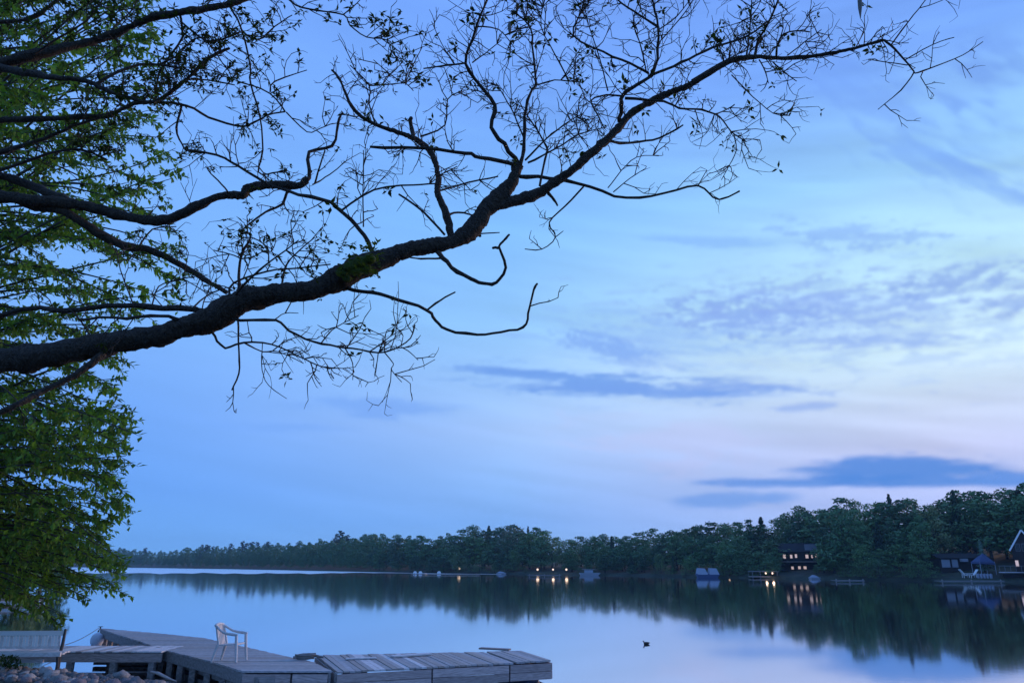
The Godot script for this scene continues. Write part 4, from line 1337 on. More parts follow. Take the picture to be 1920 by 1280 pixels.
func build_chair():
	var where := on_y(428, 1239.5, DECK)
	where.y = DECK + 0.004
	var c := thing("plastic_chair", "white plastic garden armchair standing alone on the dock", "chair", where, deg_to_rad(-6.0))
	c.scale = Vector3.ONE * 0.88
	# faces +x; z is across
	var b := MB.new()
	b.hexa([Vector3(-0.21, 0.375, -0.21), Vector3(0.24, 0.40, -0.235), Vector3(0.24, 0.40, 0.235), Vector3(-0.21, 0.375, 0.21), Vector3(-0.21, 0.40, -0.21), Vector3(0.26, 0.43, -0.245), Vector3(0.26, 0.43, 0.245), Vector3(-0.21, 0.40, 0.21)])
	b.tube([Vector3(0.26, 0.41, -0.245), Vector3(0.275, 0.412, 0), Vector3(0.26, 0.41, 0.245)], [0.022, 0.024, 0.022], 8)
	part("seat", b.mesh(), M.white_plastic, c)
	for s in [-1, 1]:
		# front leg, splayed and flared, rising to the arm
		b = MB.new()
		b.tube([Vector3(0.335, 0.0, s * 0.285), Vector3(0.31, 0.2, s * 0.275), Vector3(0.285, 0.42, s * 0.268), Vector3(0.265, 0.62, s * 0.268)], [0.026, 0.033, 0.037, 0.033], 8)
		part("leg", b.mesh(), M.white_plastic, c)
		b = MB.new()
		b.tube([Vector3(-0.33, 0.0, s * 0.25), Vector3(-0.275, 0.2, s * 0.235), Vector3(-0.225, 0.40, s * 0.225)], [0.025, 0.033, 0.037], 8)
		part("leg", b.mesh(), M.white_plastic, c)
		b = MB.new()
		b.tube([Vector3(0.295, 0.635, s * 0.268), Vector3(0.2, 0.65, s * 0.285), Vector3(0.05, 0.665, s * 0.29), Vector3(-0.1, 0.70, s * 0.275), Vector3(-0.22, 0.77, s * 0.24), Vector3(-0.30, 0.83, s * 0.2)], [0.028, 0.035, 0.033, 0.029, 0.027, 0.027], 8)
		part("arm", b.mesh(), M.white_plastic, c)
		b = MB.new()
		b.tube([Vector3(-0.20, 0.40, s * 0.215), Vector3(-0.26, 0.62, s * 0.215), Vector3(-0.325, 0.85, s * 0.195)], [0.028, 0.026, 0.026], 8)
		part("back_post", b.mesh(), M.white_plastic, c)
	b = MB.new()
	var tp := []
	var tr := []
	for k in 7:
		var f := k / 6.0 * 2.0 - 1.0
		tp.append(Vector3(-0.335 - 0.02 * (1.0 - f * f), 0.85 + 0.03 * (1.0 - f * f), f * 0.205)); tr.append(0.036)
	b.tube(tp, tr, 8)
	part("top_rail", b.mesh(), M.white_plastic, c)
	for k in 5:
		var zz := -0.14 + k * 0.07
		b = MB.new()
		b.hexa([Vector3(-0.205, 0.39, zz - 0.02), Vector3(-0.205, 0.39, zz + 0.02), Vector3(-0.22, 0.39, zz + 0.02), Vector3(-0.22, 0.39, zz - 0.02), Vector3(-0.33, 0.86, zz - 0.022), Vector3(-0.33, 0.86, zz + 0.022), Vector3(-0.345, 0.86, zz + 0.022), Vector3(-0.345, 0.86, zz - 0.022)])
		part("back_slat", b.mesh(), M.white_plastic, c)

func build_bench():
	var base := at_z(112, 1259, -16.6)
	base.y = near_height(base.x, base.z)
	var be := thing("slatted_bench", "pale slatted bench with dark iron ends on the stony bank", "bench", base, deg_to_rad(3.0))
	# local: x runs to the left end, faces +z; the visible end stands at the origin
	var L := -1.75
	var b := MB.new()
	for k in 2:
		b = MB.new()
		b.box(Vector3(L / 2 - 0.0, 0.385, 0.04 - k * 0.12 + 0.05), Vector3(-L, 0.085 if k == 0 else 0.03, 0.05 if k == 0 else 0.1))
		part("seat_slat", b.mesh(), M.pale_wood, be)
	for k in 2:
		b = MB.new()
		b.box(Vector3(L / 2, 0.40, -0.15 - k * 0.12), Vector3(-L - 0.04, 0.03, 0.1))
		part("seat_slat", b.mesh(), M.pale_wood, be)
	b = MB.new()
	b.box(Vector3(L / 2 - 0.17, 0.25, 0.0), Vector3(-L - 0.4, 0.06, 0.04))
	part("stretcher", b.mesh(), M.wood[2], be)
	b = MB.new()
	b.box(Vector3(L / 2 - 0.12, 0.755, -0.42), Vector3(-L - 0.28, 0.095, 0.035))
	part("top_rail", b.mesh(), M.white_paint, be)
	b = MB.new()
	b.box(Vector3(L / 2 - 0.12, 0.475, -0.36), Vector3(-L - 0.28, 0.05, 0.03))
	part("bottom_rail", b.mesh(), M.pale_wood, be)
	for k in 22:
		b = MB.new()
		var x := -0.30 - k * 0.066
		b.bar(Vector3(x, 0.50, -0.365), Vector3(x - 0.035, 0.70, -0.41), 0.056, 0.016, Vector3(0, 0, 1))
		part("back_slat", b.mesh(), M.white_paint if k % 3 else M.pale_wood, be)
	for x in [-0.05, L + 0.05]:
		b = MB.new()
		b.tube([Vector3(x + 0.01, -0.12, 0.07), Vector3(x, 0.2, 0.06), Vector3(x - 0.02, 0.36, 0.06)], [0.034, 0.03, 0.03], 8)
		part("leg", b.mesh(), M.iron, be)
		var xb: float = x - 0.18 if x > -0.5 else x
		b = MB.new()
		b.tube([Vector3(xb, -0.12, -0.36), Vector3(xb, 0.36, -0.34), Vector3(xb + 0.01, 0.55, -0.36), Vector3(xb - 0.02, 0.83, -0.44)], [0.034, 0.032, 0.034, 0.026], 8)
		part("leg", b.mesh(), M.iron, be)
		b = MB.new()
		b.tube([Vector3(x - 0.02, 0.345, 0.06), Vector3(xb, 0.335, -0.34)], [0.022, 0.022], 6)
		part("end_frame", b.mesh(), M.iron, be)

# ---------------------------------------------------------------- stones
func build_stones():
	var rng := RandomNumberGenerator.new()
	rng.seed = 7
	var lump := FastNoiseLite.new()
	lump.seed = 3; lump.frequency = 0.6; lump.fractal_octaves = 2
	var shapes := []
	for k in 7:
		var b := MB.new()
		b.ball(Vector3(k * 3.0, 0, 0), Vector3(1.0, rng.randf_range(0.55, 0.8), rng.randf_range(0.75, 0.95)), 7, 10, 0.55, lump)
		for i in b.v.size(): b.v[i] -= Vector3(k * 3.0, 0, 0)
		shapes.append(b.mesh())
	var names := ["grey stone", "light brownish stone", "dark slate coloured stone", "pinkish grey stone", "pale whitish stone"]
	var n := 0
	for k in 290:
		var x := rng.randf_range(-12.6, -5.9)
		var t := rng.randf_range(-0.15, 3.4)
		var z := pick(NEAR_SHORE, x, 1) + t
		if x < -10.3 and t > 0.6 and z > -17.6 and rng.randf() < 0.6: continue
		var s := rng.randf_range(0.05, 0.11) if rng.randf() < 0.85 else rng.randf_range(0.11, 0.17)
		var kind: int = [0, 1, 2, 3, 4, 0, 2, 1][rng.randi() % 8]
		var o := part("stone", shapes[rng.randi() % 7], M.rock[kind])
		o.position = Vector3(x, near_height(x, z) + s * 0.12, z)
		o.rotation = Vector3(rng.randf_range(-0.3, 0.3), rng.randf() * TAU, rng.randf_range(-0.3, 0.3))
		o.scale = Vector3.ONE * s
		tag(o, ("large " if s > 0.11 else "small ") + names[kind] + (" at the water's edge" if t < 0.5 else (" on the bank before the bench" if x < -10.3 else " on the bank before the timber crib")), "stone", "stones along the near bank")
		n += 1
	# fine gravel between them
	var mm := MultiMesh.new()
	mm.transform_format = MultiMesh.TRANSFORM_3D
	mm.mesh = shapes[1]
	mm.instance_count = 2600
	for i in 2600:
		var x := rng.randf_range(-14.5, -4.0)
		var z := pick(NEAR_SHORE, x, 1) + rng.randf_range(-0.1, 3.2)
		var s := rng.randf_range(0.018, 0.05)
		mm.set_instance_transform(i, Transform3D(Basis(Vector3.UP, rng.randf() * TAU).scaled(Vector3(s, s, s)), Vector3(x, near_height(x, z) + s * 0.3, z)))
	var gr := MultiMeshInstance3D.new()
	gr.name = "gravel"
	gr.multimesh = mm
	gr.material_override = M.rock[0]
	add_child(gr)
	tag(gr, "fine grey gravel between the stones of the bank", "gravel", "", "stuff")
	# a slanting drift log and a leafy weed by the bench
	var b := MB.new()
	var a := at_z(282, 1259, -15.6)
	var c := at_z(330, 1277, -15.2)
	b.tube([a, a.lerp(c, 0.3) + Vector3(0, 0.02, 0), a.lerp(c, 0.7), c], [0.02, 0.036, 0.03, 0.012], 9, 0.6, lump)
	tag(part("drift_log", b.mesh(), M.wood[1]), "bleached drift log lying aslant on the stones", "log")
	b = MB.new()
	var gp := at_z(2, 1262, -16.2)
	gp.y = near_height(gp.x, gp.z)
	for k in 260:
		var an := rng.randf() * TAU
		var d := Vector3(cos(an) * 0.7, rng.randf_range(0.2, 1.2), sin(an) * 0.7).normalized()
		var kk := rng.randf_range(0.7, 1.3)
		b.tint = Color(0.03 * kk, 0.07 * kk, 0.014 * kk)
		leaf(b, Vector3(rng.randfn() * 0.16, rng.randf_range(0.0, 0.28), rng.randfn() * 0.14), d, Vector3.UP, rng.randf_range(0.06, 0.13), 0.045)
	var we := thing("weed", "low green leafy weed growing under the bench", "plant", gp)
	part("leaves", b.mesh(), M.leaf, we)

# ---------------------------------------------------------------- on the far shore
func metres(z: float) -> float:       # metres to one photo pixel near the horizon, at that depth
	return absf(z) / F / cos(pitch)
func window(parent: Node, mid: Vector3, w: float, h: float, lit: bool, frame: Material):
	var b := MB.new()
	b.box(mid + Vector3(0, 0, 0.03), Vector3(w + 0.14, h + 0.14, 0.06))
	var o := part("window", b.mesh(), frame, parent)
	b = MB.new()
	b.box(mid + Vector3(0, 0, 0.07), Vector3(w, h, 0.03))
	part("lit_window_pane" if lit else "pane", b.mesh(), M.lit if lit else M.pane, o)
func gable(parent: Node, x0: float, x1: float, y0: float, y1: float, peak: float, z0: float, z1: float, wall: Material, roof: Material, over := 0.35):
	# walls between x0..x1 and z1 (far)..z0 (near), ridge along z
	var b := MB.new()
	var xm := (x0 + x1) / 2
	b.box(Vector3(xm, (y0 + y1) / 2, (z0 + z1) / 2), Vector3(x1 - x0, y1 - y0, z0 - z1))
	for z in [z0, z1]:
		b.tri(Vector3(x0, y1, z), Vector3(x1, y1, z), Vector3(xm, peak, z), Vector3(0, 0, 1 if z == z0 else -1))
	part("wall", b.mesh(), wall, parent)
	for s in [-1, 1]:
		b = MB.new()
		var e := Vector3(x1 + over, y1 - over * (peak - y1) / (xm - x0), 0) if s > 0 else Vector3(x0 - over, y1 - over * (peak - y1) / (xm - x0), 0)
		var p := Vector3(xm, peak, 0)
		var up := Vector3(0, 0.14, 0)
		b.hexa([Vector3(e.x, e.y, z0 + over), Vector3(p.x, p.y, z0 + over), Vector3(p.x, p.y, z1 - over), Vector3(e.x, e.y, z1 - over), Vector3(e.x, e.y, z0 + over) + up, Vector3(p.x, p.y, z0 + over) + up, Vector3(p.x, p.y, z1 - over) + up, Vector3(e.x, e.y, z1 - over) + up])
		part("roof", b.mesh(), roof, parent)
func lamp(px: float, py: float, base_px: float, size: float, label: String, power := 1.0):
	var d := far_point(px, 1.5)
	var head := at_z(px, py, d.z)
	var ground := minf(at_z(px, base_px, d.z).y, head.y - 0.5)
	var o := thing("dock_lamp", label, "lamp", Vector3(head.x, ground, head.z), 0.0, "lamps along the far shore")
	var h := head.y - ground
	var b := MB.new()
	b.tube([Vector3(0, -0.6, 0), Vector3(0, h - size * 0.55, 0)], [0.05, 0.04], 6)
	part("post", b.mesh(), M.iron, o)
	b = MB.new()
	b.ball(Vector3(0, h, 0), Vector3.ONE * size * 0.34, 8, 10)
	part("lamp_globe", b.mesh(), M.lamp, o)
	b = MB.new()
	b.tube([Vector3(0, h + size * 0.42, 0), Vector3(0, h + size * 0.62, 0)], [size * 0.42, size * 0.08], 8)
	part("lamp_cap", b.mesh(), M.iron, o)
	var l := OmniLight3D.new()
	l.name = "light"
	l.position = Vector3(0, h, size * 0.6)
	l.light_energy = 0.25 * power
	l.light_color = Color(1.0, 0.85, 0.72)
	l.light_size = size * 0.5
	l.omni_range = 30.0
	l.shadow_enabled = true
	o.add_child(l)
func jetty(px0: float, px1: float, py: float, deep: float, label: String, m: Material, high := 0.35):
	var a := on_y(px0, py, high)
	var c := on_y(px1, py, high)
	var o := thing("jetty", label, "jetty", a)
	var n := clampi(int(a.distance_to(c) / 0.6), 3, 30)
	for k in n:
		var b := MB.new()
		b.box((c - a) * (k + 0.5) / n + Vector3(0, -0.04, -deep / 2), Vector3(absf(c.x - a.x) / n - 0.03, 0.08, deep))
		part("board", b.mesh(), m, o)
	for q in [0.05, 0.5, 0.95]:
		var b := MB.new()
		b.tube([(c - a) * q + Vector3(0, -1.2, -0.1), (c - a) * q + Vector3(0, 0.15, -0.1)], [0.09, 0.09], 8)
		part("post", b.mesh(), M.dark_wood, o)
	var b2 := MB.new()
	b2.bar(Vector3(0, -0.14, 0.02), c - a + Vector3(0, -0.14, 0.02), 0.05, 0.1)
	part("edge_board", b2.mesh(), m, o)
func boat(px: float, py: float, wpx: float, hpx: float, label: String, canopy: bool):
	var p := on_y(px, py, 0.0)
	var k := metres(p.z)
	var o := thing("moored_boat", label, "boat", p)
	var L := wpx * k
	var H := hpx * k
	var b := MB.new()
	var h0 := H * 0.42
	b.hexa([Vector3(-L * 0.42, -0.15, -0.6), Vector3(L * 0.36, -0.15, -0.6), Vector3(L * 0.36, -0.15, 0.6), Vector3(-L * 0.42, -0.15, 0.6), Vector3(-L * 0.5, h0, -0.9), Vector3(L * 0.5, h0, -0.75), Vector3(L * 0.5, h0, 0.75), Vector3(-L * 0.5, h0, 0.9)])
	part("hull", b.mesh(), M.hull if not canopy else M.blue_cloth, o)
	if canopy:
		for s in [[-0.48, -0.03], [0.03, 0.45]]:
			b = MB.new()
			var xm: float = (s[0] + s[1]) / 2 * L
			b.hexa([Vector3(s[0] * L, h0 * 0.8, -0.95), Vector3(s[1] * L, h0 * 0.8, -0.95), Vector3(s[1] * L, h0 * 0.8, 0.95), Vector3(s[0] * L, h0 * 0.8, 0.95), Vector3(xm - 0.18 * L, H, -0.5), Vector3(xm + 0.12 * L, H * 0.96, -0.5), Vector3(xm + 0.12 * L, H * 0.96, 0.5), Vector3(xm - 0.18 * L, H, 0.5)])
			part("cover", b.mesh(), M.pale_cloth, o)
	elif wpx < 25:
		b = MB.new()
		b.hexa([Vector3(-L * 0.44, h0, -0.7), Vector3(L * 0.4, h0, -0.6), Vector3(L * 0.4, h0, 0.6), Vector3(-L * 0.44, h0, 0.7), Vector3(-L * 0.16, H, -0.25), Vector3(L * 0.12, H * 0.85, -0.2), Vector3(L * 0.12, H * 0.85, 0.2), Vector3(-L * 0.16, H, 0.25)])
		part("cover", b.mesh(), M.pale_cloth, o)
	else:
		b = MB.new()
		b.box(Vector3(-L * 0.05, h0 + H * 0.2, 0), Vector3(L * 0.4, H * 0.4, 1.0))
		part("cabin", b.mesh(), M.pale_cloth, o)
		b = MB.new()
		b.box(Vector3(-L * 0.05, H * 0.95, 0), Vector3(L * 0.62, 0.08, 1.3))
		part("roof", b.mesh(), M.hull, o)
func face_camera(o: Node3D):      # the lake front of these houses looks straight over the water
	var az := atan2(o.position.x, -o.position.z)
	o.rotation.y = -az
	o.scale = Vector3(cos(az), 1, 1)
func build_far():
	# house on the slope with nine lit windows
	var hb := far_point(1500, 12.0)
	var base_y := hb.y - 0.4
	var o := thing("hillside_house", "dark two storey house among the trees with two rows of lit windows", "house", Vector3(hb.x, base_y, hb.z))
	var zf := hb.z + 0.0
	var corner := func(px: float, py: float) -> Vector3: return at_z(px, py, zf) - Vector3(hb.x, base_y, hb.z)
	var x0: float = corner.call(1463, 1040).x
	var x1: float = corner.call(1541, 1040).x
	var eave: float = corner.call(1500, 1034).y
	var peak: float = corner.call(1500, 1019).y
	var b := MB.new()
	b.box(Vector3((x0 + x1) / 2, (eave - 0.5) / 2, -3.0), Vector3(x1 - x0, eave + 0.5, 6.0))
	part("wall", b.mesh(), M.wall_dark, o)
	for s in [1, -1]:
		b = MB.new()
		var e := Vector3(0, eave - 0.15, 0.5 if s > 0 else -6.5)
		var r := Vector3(0, peak, -3.0)
		b.hexa([Vector3(x0 - 0.4, e.y, e.z), Vector3(x1 + 0.4, e.y, e.z), Vector3(x1 + 0.4, r.y, r.z), Vector3(x0 - 0.4, r.y, r.z), Vector3(x0 - 0.4, e.y + 0.15, e.z), Vector3(x1 + 0.4, e.y + 0.15, e.z), Vector3(x1 + 0.4, r.y + 0.15, r.z), Vector3(x0 - 0.4, r.y + 0.15, r.z)])
		part("roof", b.mesh(), M.roof_dark if s > 0 else M.roof_dark, o)
	var dm: Vector3 = corner.call(1521, 1028)
	b = MB.new()
	b.hexa([dm + Vector3(-1.3, -0.5, 0.35), dm + Vector3(1.3, -0.5, 0.35), dm + Vector3(1.3, 0.0, -2.4), dm + Vector3(-1.3, 0.0, -2.4), dm + Vector3(-1.3, -0.3, 0.35), dm + Vector3(1.3, -0.3, 0.35), dm + Vector3(1.3, 0.9, -2.4), dm + Vector3(-1.3, 0.9, -2.4)])
	tag(part("porch_roof", b.mesh(), M.roof, o), "pale grey slope of roof above the windows")  # uses a paler grey material than the main roof
	for w in [[1471, 1043, 6, 8], [1484, 1043, 5, 7], [1493, 1042, 4.5, 7], [1513.5, 1043, 6, 7], [1523, 1043, 3.5, 6], [1531, 1042, 5, 7], [1486.5, 1064.5, 5, 5.5], [1499.5, 1064, 5.5, 5.5], [1510, 1064, 6, 5.5]]:
		window(o, corner.call(w[0], w[1]), w[2] * 0.82 * metres(zf), w[3] * 0.85 * metres(zf), true, M.wall_dark)
	b = MB.new()
	var bal: Vector3 = corner.call(1500, 1053)
	b.box(Vector3((x0 + x1) / 2, bal.y, 0.7), Vector3(x1 - x0, 0.15, 1.5))
	part("balcony", b.mesh(), M.dark_wood, o)

	face_camera(o)

	# house at the water with the white gable
	var gb := far_point(1925, 3.0)
	o = thing("gabled_house", "dark gabled house with white rake boards above a boathouse", "house", Vector3(gb.x, 0, gb.z))
	var c2 := func(px: float, py: float) -> Vector3: return at_z(px, py, gb.z) - Vector3(gb.x, 0, gb.z)
	var pk: Vector3 = c2.call(1915, 994)
	var el: Vector3 = c2.call(1894, 1031)
	var half := pk.x - el.x
	var dk: float = c2.call(1915, 1073).y
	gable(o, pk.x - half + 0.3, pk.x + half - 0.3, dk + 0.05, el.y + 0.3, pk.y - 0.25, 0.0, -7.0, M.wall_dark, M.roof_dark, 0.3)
	for s in [-1, 1]:
		b = MB.new()
		b.bar(Vector3(pk.x + s * (half + 0.05), el.y - 0.1, 0.36), Vector3(pk.x, pk.y + 0.02, 0.36), 0.07, 0.26)
		part("rake_board", b.mesh(), M.white_paint, o)
	for q in [[1909, 1026, 7, 14, false], [1921, 1026, 7, 14, false]]:
		window(o, c2.call(q[0], q[1]), q[2] * metres(gb.z) , q[3] * metres(gb.z) * 0.8, q[4], M.wall_grey)
	window(o, c2.call(1908, 1056), 5.5 * metres(gb.z), 10 * metres(gb.z), true, M.wall_dark)
	var low: Vector3 = c2.call(1886, 1100)
	b = MB.new()
	b.box(Vector3(low.x + 4.5, (dk - 1.5) / 2, -2.0), Vector3(9.0, dk + 1.0, 4.4))
	part("boathouse", b.mesh(), M.wall_dark, o)
	b = MB.new()
	b.box(Vector3(low.x + 4.3, dk, -1.6), Vector3(9.8, 0.14, 5.6))
	part("deck", b.mesh(), M.wood[2], o)
	for k in 12:
		b = MB.new()
		b.box(Vector3(low.x - 0.4 + k * 0.85, dk + 0.5, 1.1), Vector3(0.06, 0.9, 0.06))
		part("rail_post", b.mesh(), M.wall_grey, o)
	b = MB.new()
	b.box(Vector3(low.x + 4.3, dk + 0.97, 1.1), Vector3(9.6, 0.06, 0.08))
	part("handrail", b.mesh(), M.wall_grey, o)

	face_camera(o)

	# low cottage with pale window frames
	var cb := far_point(1800, 8.0)
	o = thing("lakeside_cottage", "low dark cottage with pale square windows behind the garden chairs", "cottage", Vector3(cb.x, cb.y, cb.z))
	var c3 := func(px: float, py: float) -> Vector3: return at_z(px, py, cb.z) - cb
	var cx0: float = c3.call(1762, 1050).x
	var cx1: float = c3.call(1856, 1050).x
	var ct: float = c3.call(1800, 1047).y
	var cr: float = c3.call(1800, 1038).y
	b = MB.new()
	b.box(Vector3((cx0 + cx1) / 2, ct / 2 - 0.5, -2.5), Vector3(cx1 - cx0, ct + 1.0, 5.0))
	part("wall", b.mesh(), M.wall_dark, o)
	for s in [1, -1]:
		b = MB.new()
		var ez := 0.4 if s > 0 else -5.4
		b.hexa([Vector3(cx0 - 0.3, ct, ez), Vector3(cx1 + 0.3, ct, ez), Vector3(cx1 + 0.3, cr, -2.5), Vector3(cx0 - 0.3, cr, -2.5), Vector3(cx0 - 0.3, ct + 0.12, ez), Vector3(cx1 + 0.3, ct + 0.12, ez), Vector3(cx1 + 0.3, cr + 0.12, -2.5), Vector3(cx0 - 0.3, cr + 0.12, -2.5)])
		part("roof", b.mesh(), M.roof_dark, o)
	for q in [[1774, 1056, 14, 13], [1791, 1056, 10, 13]]:
		b = MB.new()
		b.box(c3.call(q[0], q[1]) + Vector3(0, 0, 0.05), Vector3(q[2], q[3], 1.0) * Vector3(metres(cb.z), metres(cb.z), 0.1))
		tag(part("shutter", b.mesh(), M.pale_cloth, o), "pale boarded window of the cottage")
	b = MB.new()
	b.box(c3.call(1805, 1050) + Vector3(0, 0, 0.5), Vector3(1.1, 0.5, 0.6))
	part("awning", b.mesh(), M.pale_cloth, o)
	window(o, c3.call(1845, 1056), 0.8, 0.9, false, M.wall_grey)

	# blue canopy on posts
	var ub := far_point(1838, 4.0)
	o = thing("garden_canopy", "blue peaked garden canopy on pale posts near the shore", "canopy", ub)
	var c4 := func(px: float, py: float) -> Vector3: return at_z(px, py, ub.z) - ub
	var top: Vector3 = c4.call(1843, 1037)
	var l0: Vector3 = c4.call(1829, 1053)
	var l1: Vector3 = c4.call(1858, 1055)
	b = MB.new()
	for s in [[Vector3(l0.x, l0.y, 1.2), Vector3(l1.x, l1.y, 1.2), Vector3(0, 0, 1)], [Vector3(l0.x, l0.y, -1.2), Vector3(l1.x, l1.y, -1.2), Vector3(0, 0, -1)], [Vector3(l0.x, l0.y, 1.2), Vector3(l0.x, l0.y, -1.2), Vector3(-1, 0, 0)], [Vector3(l1.x, l1.y, 1.2), Vector3(l1.x, l1.y, -1.2), Vector3(1, 0, 0)]]:
		b.tri(s[0], s[1], Vector3(top.x, top.y, 0), s[2] + Vector3(0, 0.5, 0))
		b.quad(s[0], s[1], s[1] - Vector3(0, 0.3, 0), s[0] - Vector3(0, 0.3, 0), s[2])
	var cn := part("cloth", b.mesh(), M.blue_cloth, o)
	cn.material_override = M.blue_cloth
	for s in [[l0.x + 0.05, 1.15], [l1.x - 0.05, 1.15], [l0.x + 0.05, -1.15], [l1.x - 0.05, -1.15]]:
		b = MB.new()
		b.tube([Vector3(s[0], -0.3, s[1]), Vector3(s[0], l0.y, s[1])], [0.06, 0.06], 6)
		part("post", b.mesh(), M.pale_cloth, o)

	# two white reclining garden chairs that face each other
	for q in [[1812, 1.0], [1828, -1.0]]:
		var p := far_point(q[0], 1.6)
		o = thing("garden_chair", "white reclining garden chair %s on the far lawn" % ("facing the blue canopy" if q[1] > 0 else "with its back to the blue canopy"), "chair", p)
		b = MB.new()
		b.bar(Vector3(-0.75 * q[1], 1.25, 0), Vector3(0.0, 0.32, 0), 0.6, 0.07, Vector3(0, 0, 1).cross(Vector3(0, 1, 0)))
		part("backrest", b.mesh(), M.white_paint, o)
		b = MB.new()
		b.bar(Vector3(-0.05 * q[1], 0.34, 0), Vector3(0.55 * q[1], 0.46, 0), 0.6, 0.07)
		part("seat", b.mesh(), M.white_paint, o)
		for s in [-0.25, 0.25]:
			b = MB.new()
			b.bar(Vector3(0.5 * q[1], -0.1, s), Vector3(0.5 * q[1], 0.45, s), 0.07, 0.07, Vector3.RIGHT)
			part("leg", b.mesh(), M.white_paint, o)
			b = MB.new()
			b.bar(Vector3(-0.3 * q[1], -0.1, s), Vector3(-0.3 * q[1], 0.62, s), 0.07, 0.07, Vector3.RIGHT)
			part("leg", b.mesh(), M.white_paint, o)
			b = MB.new()
			b.bar(Vector3(-0.4 * q[1], 0.66, s * 1.2), Vector3(0.55 * q[1], 0.62, s * 1.2), 0.1, 0.05)
			part("arm", b.mesh(), M.white_paint, o)
	# small white planters in a row
	for k in 5:
		var p := far_point(1837 + k * 6.0, 1.2)
		b = MB.new()
		b.tube([Vector3(0, -0.1, 0), Vector3(0, 0.55, 0), Vector3(0, 0.6, 0)], [0.16, 0.22, 0.24], 8)
		b.tube([Vector3(0, 0.6, 0), Vector3(0, 0.55, 0)], [0.24, 0.16], 8)
		var po := part("planter", b.mesh(), M.pale_cloth)
		po.position = p
		tag(po, "small pale planter in a row along the far lawn", "planter", "planters on the far lawn")
	jetty(1762, 1884, 1088.5, 1.4, "long grey jetty in front of the garden chairs", M.jetty)

	# dock with a flat canopy and two lamps
	var kb := far_point(1436, 0.0)
	o = thing("boat_shelter", "flat roofed boat shelter on posts with two lamps below its roof", "shelter", Vector3(kb.x, 0, kb.z))
	var c5 := func(px: float, py: float) -> Vector3: return at_z(px, py, kb.z) - Vector3(kb.x, 0, kb.z)
	var r0: Vector3 = c5.call(1410, 1071)
	var r1: Vector3 = c5.call(1460, 1070)
	b = MB.new()
	b.box(Vector3((r0.x + r1.x) / 2, r0.y, -1.2), Vector3(r1.x - r0.x, 0.16, 2.8))
	part("roof", b.mesh(), M.wall_grey, o)
	for px in [1411.5, 1426.0, 1458.0]:
		for zz in [0.1, -2.5]:
			b = MB.new()
			var fx: float = c5.call(px, 1080).x
			b.tube([Vector3(fx, -1.0, zz), Vector3(fx, r0.y - 0.08, zz)], [0.06, 0.06], 6)
			part("post", b.mesh(), M.wall_grey, o)
	b = MB.new()
	b.box(Vector3((r0.x + r1.x) / 2, 0.3, -1.2), Vector3(r1.x - r0.x, 0.12, 2.6))
	part("deck", b.mesh(), M.wood[1], o)
	for px in [1435.0, 1447.5]:
		var lp: Vector3 = c5.call(px, 1074)
		b = MB.new()
		b.ball(Vector3(lp.x, r0.y - 0.34, 0.35), Vector3(0.17, 0.2, 0.17), 8, 10)
		part("lamp_globe", b.mesh(), M.lamp, o)
		b = MB.new()
		b.tube([Vector3(lp.x, r0.y - 0.12, 0.33), Vector3(lp.x, r0.y - 0.08, 0.1)], [0.03, 0.03], 6)
		part("lamp_arm", b.mesh(), M.iron, o)
		var l := OmniLight3D.new()
		l.name = "light"
		l.position = Vector3(lp.x, r0.y - 0.36, 0.7)
		l.light_energy = 0.25
		l.light_color = Color(1, 0.85, 0.72)
		l.light_size = 0.2
		l.omni_range = 30.0
		l.shadow_enabled = true
		o.add_child(l, true)

	boat(1328, 1083, 40, 16, "moored boat under pale covers in two peaks", true)
	boat(1106, 1079, 36, 11, "white cabin boat moored off the middle of the wood", false)
	boat(1528, 1085.5, 16, 7, "small pale boat moored below the lit house", false)
	boat(940, 1076.4, 18, 5, "little pale boat beside the willow mound", false)
	jetty(990, 1052, 1077.6, 1.6, "dim jetty below three lamps on the far shore", M.jetty, 0.4)
	jetty(1566, 1622, 1087.6, 1.6, "low grey jetty under the dark rounded tree", M.jetty, 0.3)
	jetty(770, 900, 1075.6, 1.4, "thin pale jetty ending at the willow mound", M.wood[3], 0.3)
	lamp(861, 1065.5, 1074, 1.0, "lamp on a post beside the willow mound")
	lamp(800, 1074.2, 1076, 1.1, "brightest low lamp on the thin pale jetty", 1.5)
	lamp(1008, 1067.5, 1077, 0.9, "far shore lamp standing at the end of the dim jetty")
	lamp(1037, 1067.5, 1077, 0.75, "far shore lamp over the middle of the dim jetty")
	lamp(1062, 1067.5, 1077, 0.85, "far shore lamp between the dim jetty and the cabin boat")
	lamp(1367.5, 1081, 1090, 0.65, "lamp on a post beside the boat under pale covers")
	for q in [778, 788, 823]:
		var p := on_y(q, 1076.0, 0.0)
		b = MB.new()
		b.ball(Vector3(0, 0.3, 0), Vector3(0.55, 0.5, 0.55), 8, 10)
		var bu := part("buoy", b.mesh(), M.white_paint)
		bu.position = p
		tag(bu, "white buoy afloat off the thin pale jetty", "buoy", "white buoys by the pale jetty")
	# pale awning under the trees
	var ap := far_point(841, 6.0)
	o = thing("awning", "small pale awning on posts under the trees", "awning", ap)
	var ah := at_z(841, 1051, ap.z).y - ap.y
	b = MB.new()
	b.box(Vector3(0, ah, 0), Vector3(2.6, 0.12, 2.2))
	part("roof", b.mesh(), M.pale_cloth, o)
	for s in [[-1.2, -1], [1.2, -1], [-1.2, 1], [1.2, 1]]:
		b = MB.new()
		b.tube([Vector3(s[0], -0.4, s[1]), Vector3(s[0], ah - 0.06, s[1])], [0.06, 0.06], 6)
		part("post", b.mesh(), M.wall_grey, o)
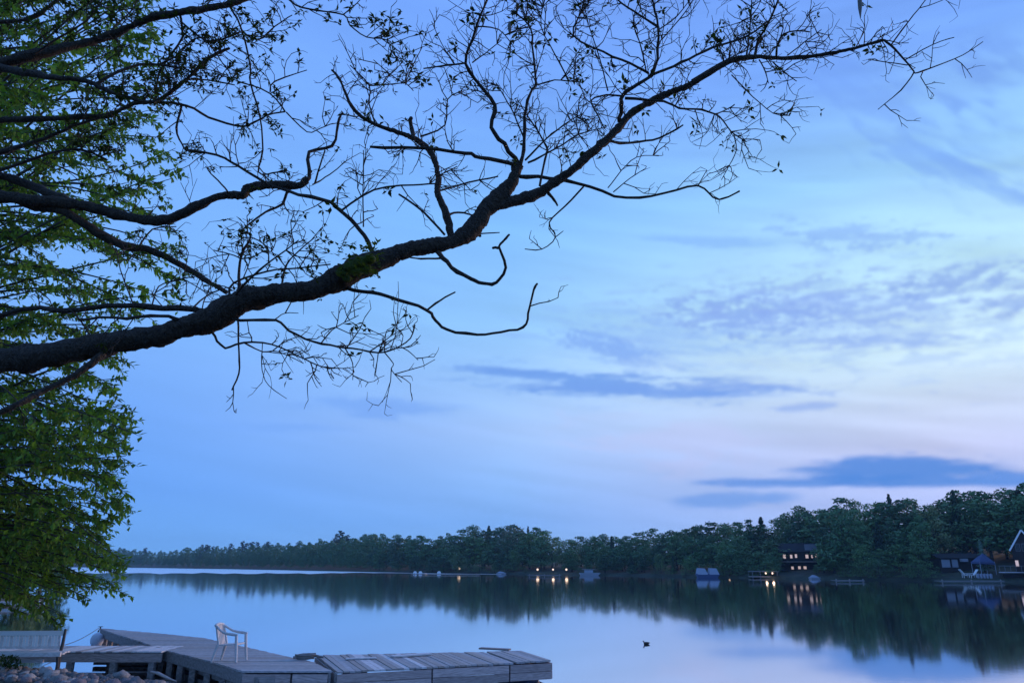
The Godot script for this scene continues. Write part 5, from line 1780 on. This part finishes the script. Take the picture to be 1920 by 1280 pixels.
	# white jetty on the near side, half hidden by leaves
	jetty(-90, 62, 1128, 0.45, "white jetty reaching out from the near bank behind the leaves", M.pale_wood, 0.3)
	for q in [72, 82]:
		var p := on_y(q, 1137, 0.0)
		b = MB.new()
		b.tube([Vector3(0, -0.8, 0), Vector3(0, 0.3, 0), Vector3(0, 0.33, 0)], [0.06, 0.06, 0.03], 8)
		var po := part("mooring_post", b.mesh(), M.white_paint)
		po.position = p
		tag(po, "white mooring post off the end of the white jetty", "post", "mooring posts by the white jetty")
	jetty(74, 104, 1068.5, 3.0, "distant pale jetty seen through the hanging leaves", M.white_paint, 0.5)

	# a duck on the open water
	var dp := on_y(1212, 1207.5, 0.0)
	o = thing("duck", "dark duck swimming alone on the open water", "duck", dp, deg_to_rad(8.0))
	o.scale = Vector3.ONE * 0.5
	b = MB.new()
	b.tube([Vector3(-0.17, 0.03, 0), Vector3(-0.12, 0.05, 0), Vector3(-0.02, 0.055, 0), Vector3(0.1, 0.06, 0), Vector3(0.19, 0.075, 0), Vector3(0.26, 0.10, 0)], [0.02, 0.075, 0.095, 0.08, 0.045, 0.008], 12)
	b.tube([Vector3(-0.12, 0.08, 0), Vector3(-0.15, 0.13, 0), Vector3(-0.165, 0.17, 0), Vector3(-0.18, 0.19, 0)], [0.045, 0.034, 0.038, 0.03], 10)
	b.ball(Vector3(-0.175, 0.185, 0), Vector3(0.048, 0.042, 0.038), 8, 10)
	part("body", b.mesh(), M.duck, o)
	b = MB.new()
	b.hexa([Vector3(-0.26, 0.165, -0.012), Vector3(-0.205, 0.165, -0.014), Vector3(-0.205, 0.165, 0.014), Vector3(-0.26, 0.165, 0.012), Vector3(-0.26, 0.172, -0.012), Vector3(-0.205, 0.19, -0.012), Vector3(-0.205, 0.19, 0.012), Vector3(-0.26, 0.172, 0.012)])
	part("bill", b.mesh(), M.rope, o)

func _ready():
	setup_view()
	make_materials()
	build_setting()
	build_forest()
	build_leafy_tree()
	build_near_tree()
	build_dock()
	build_stones()
	build_far()
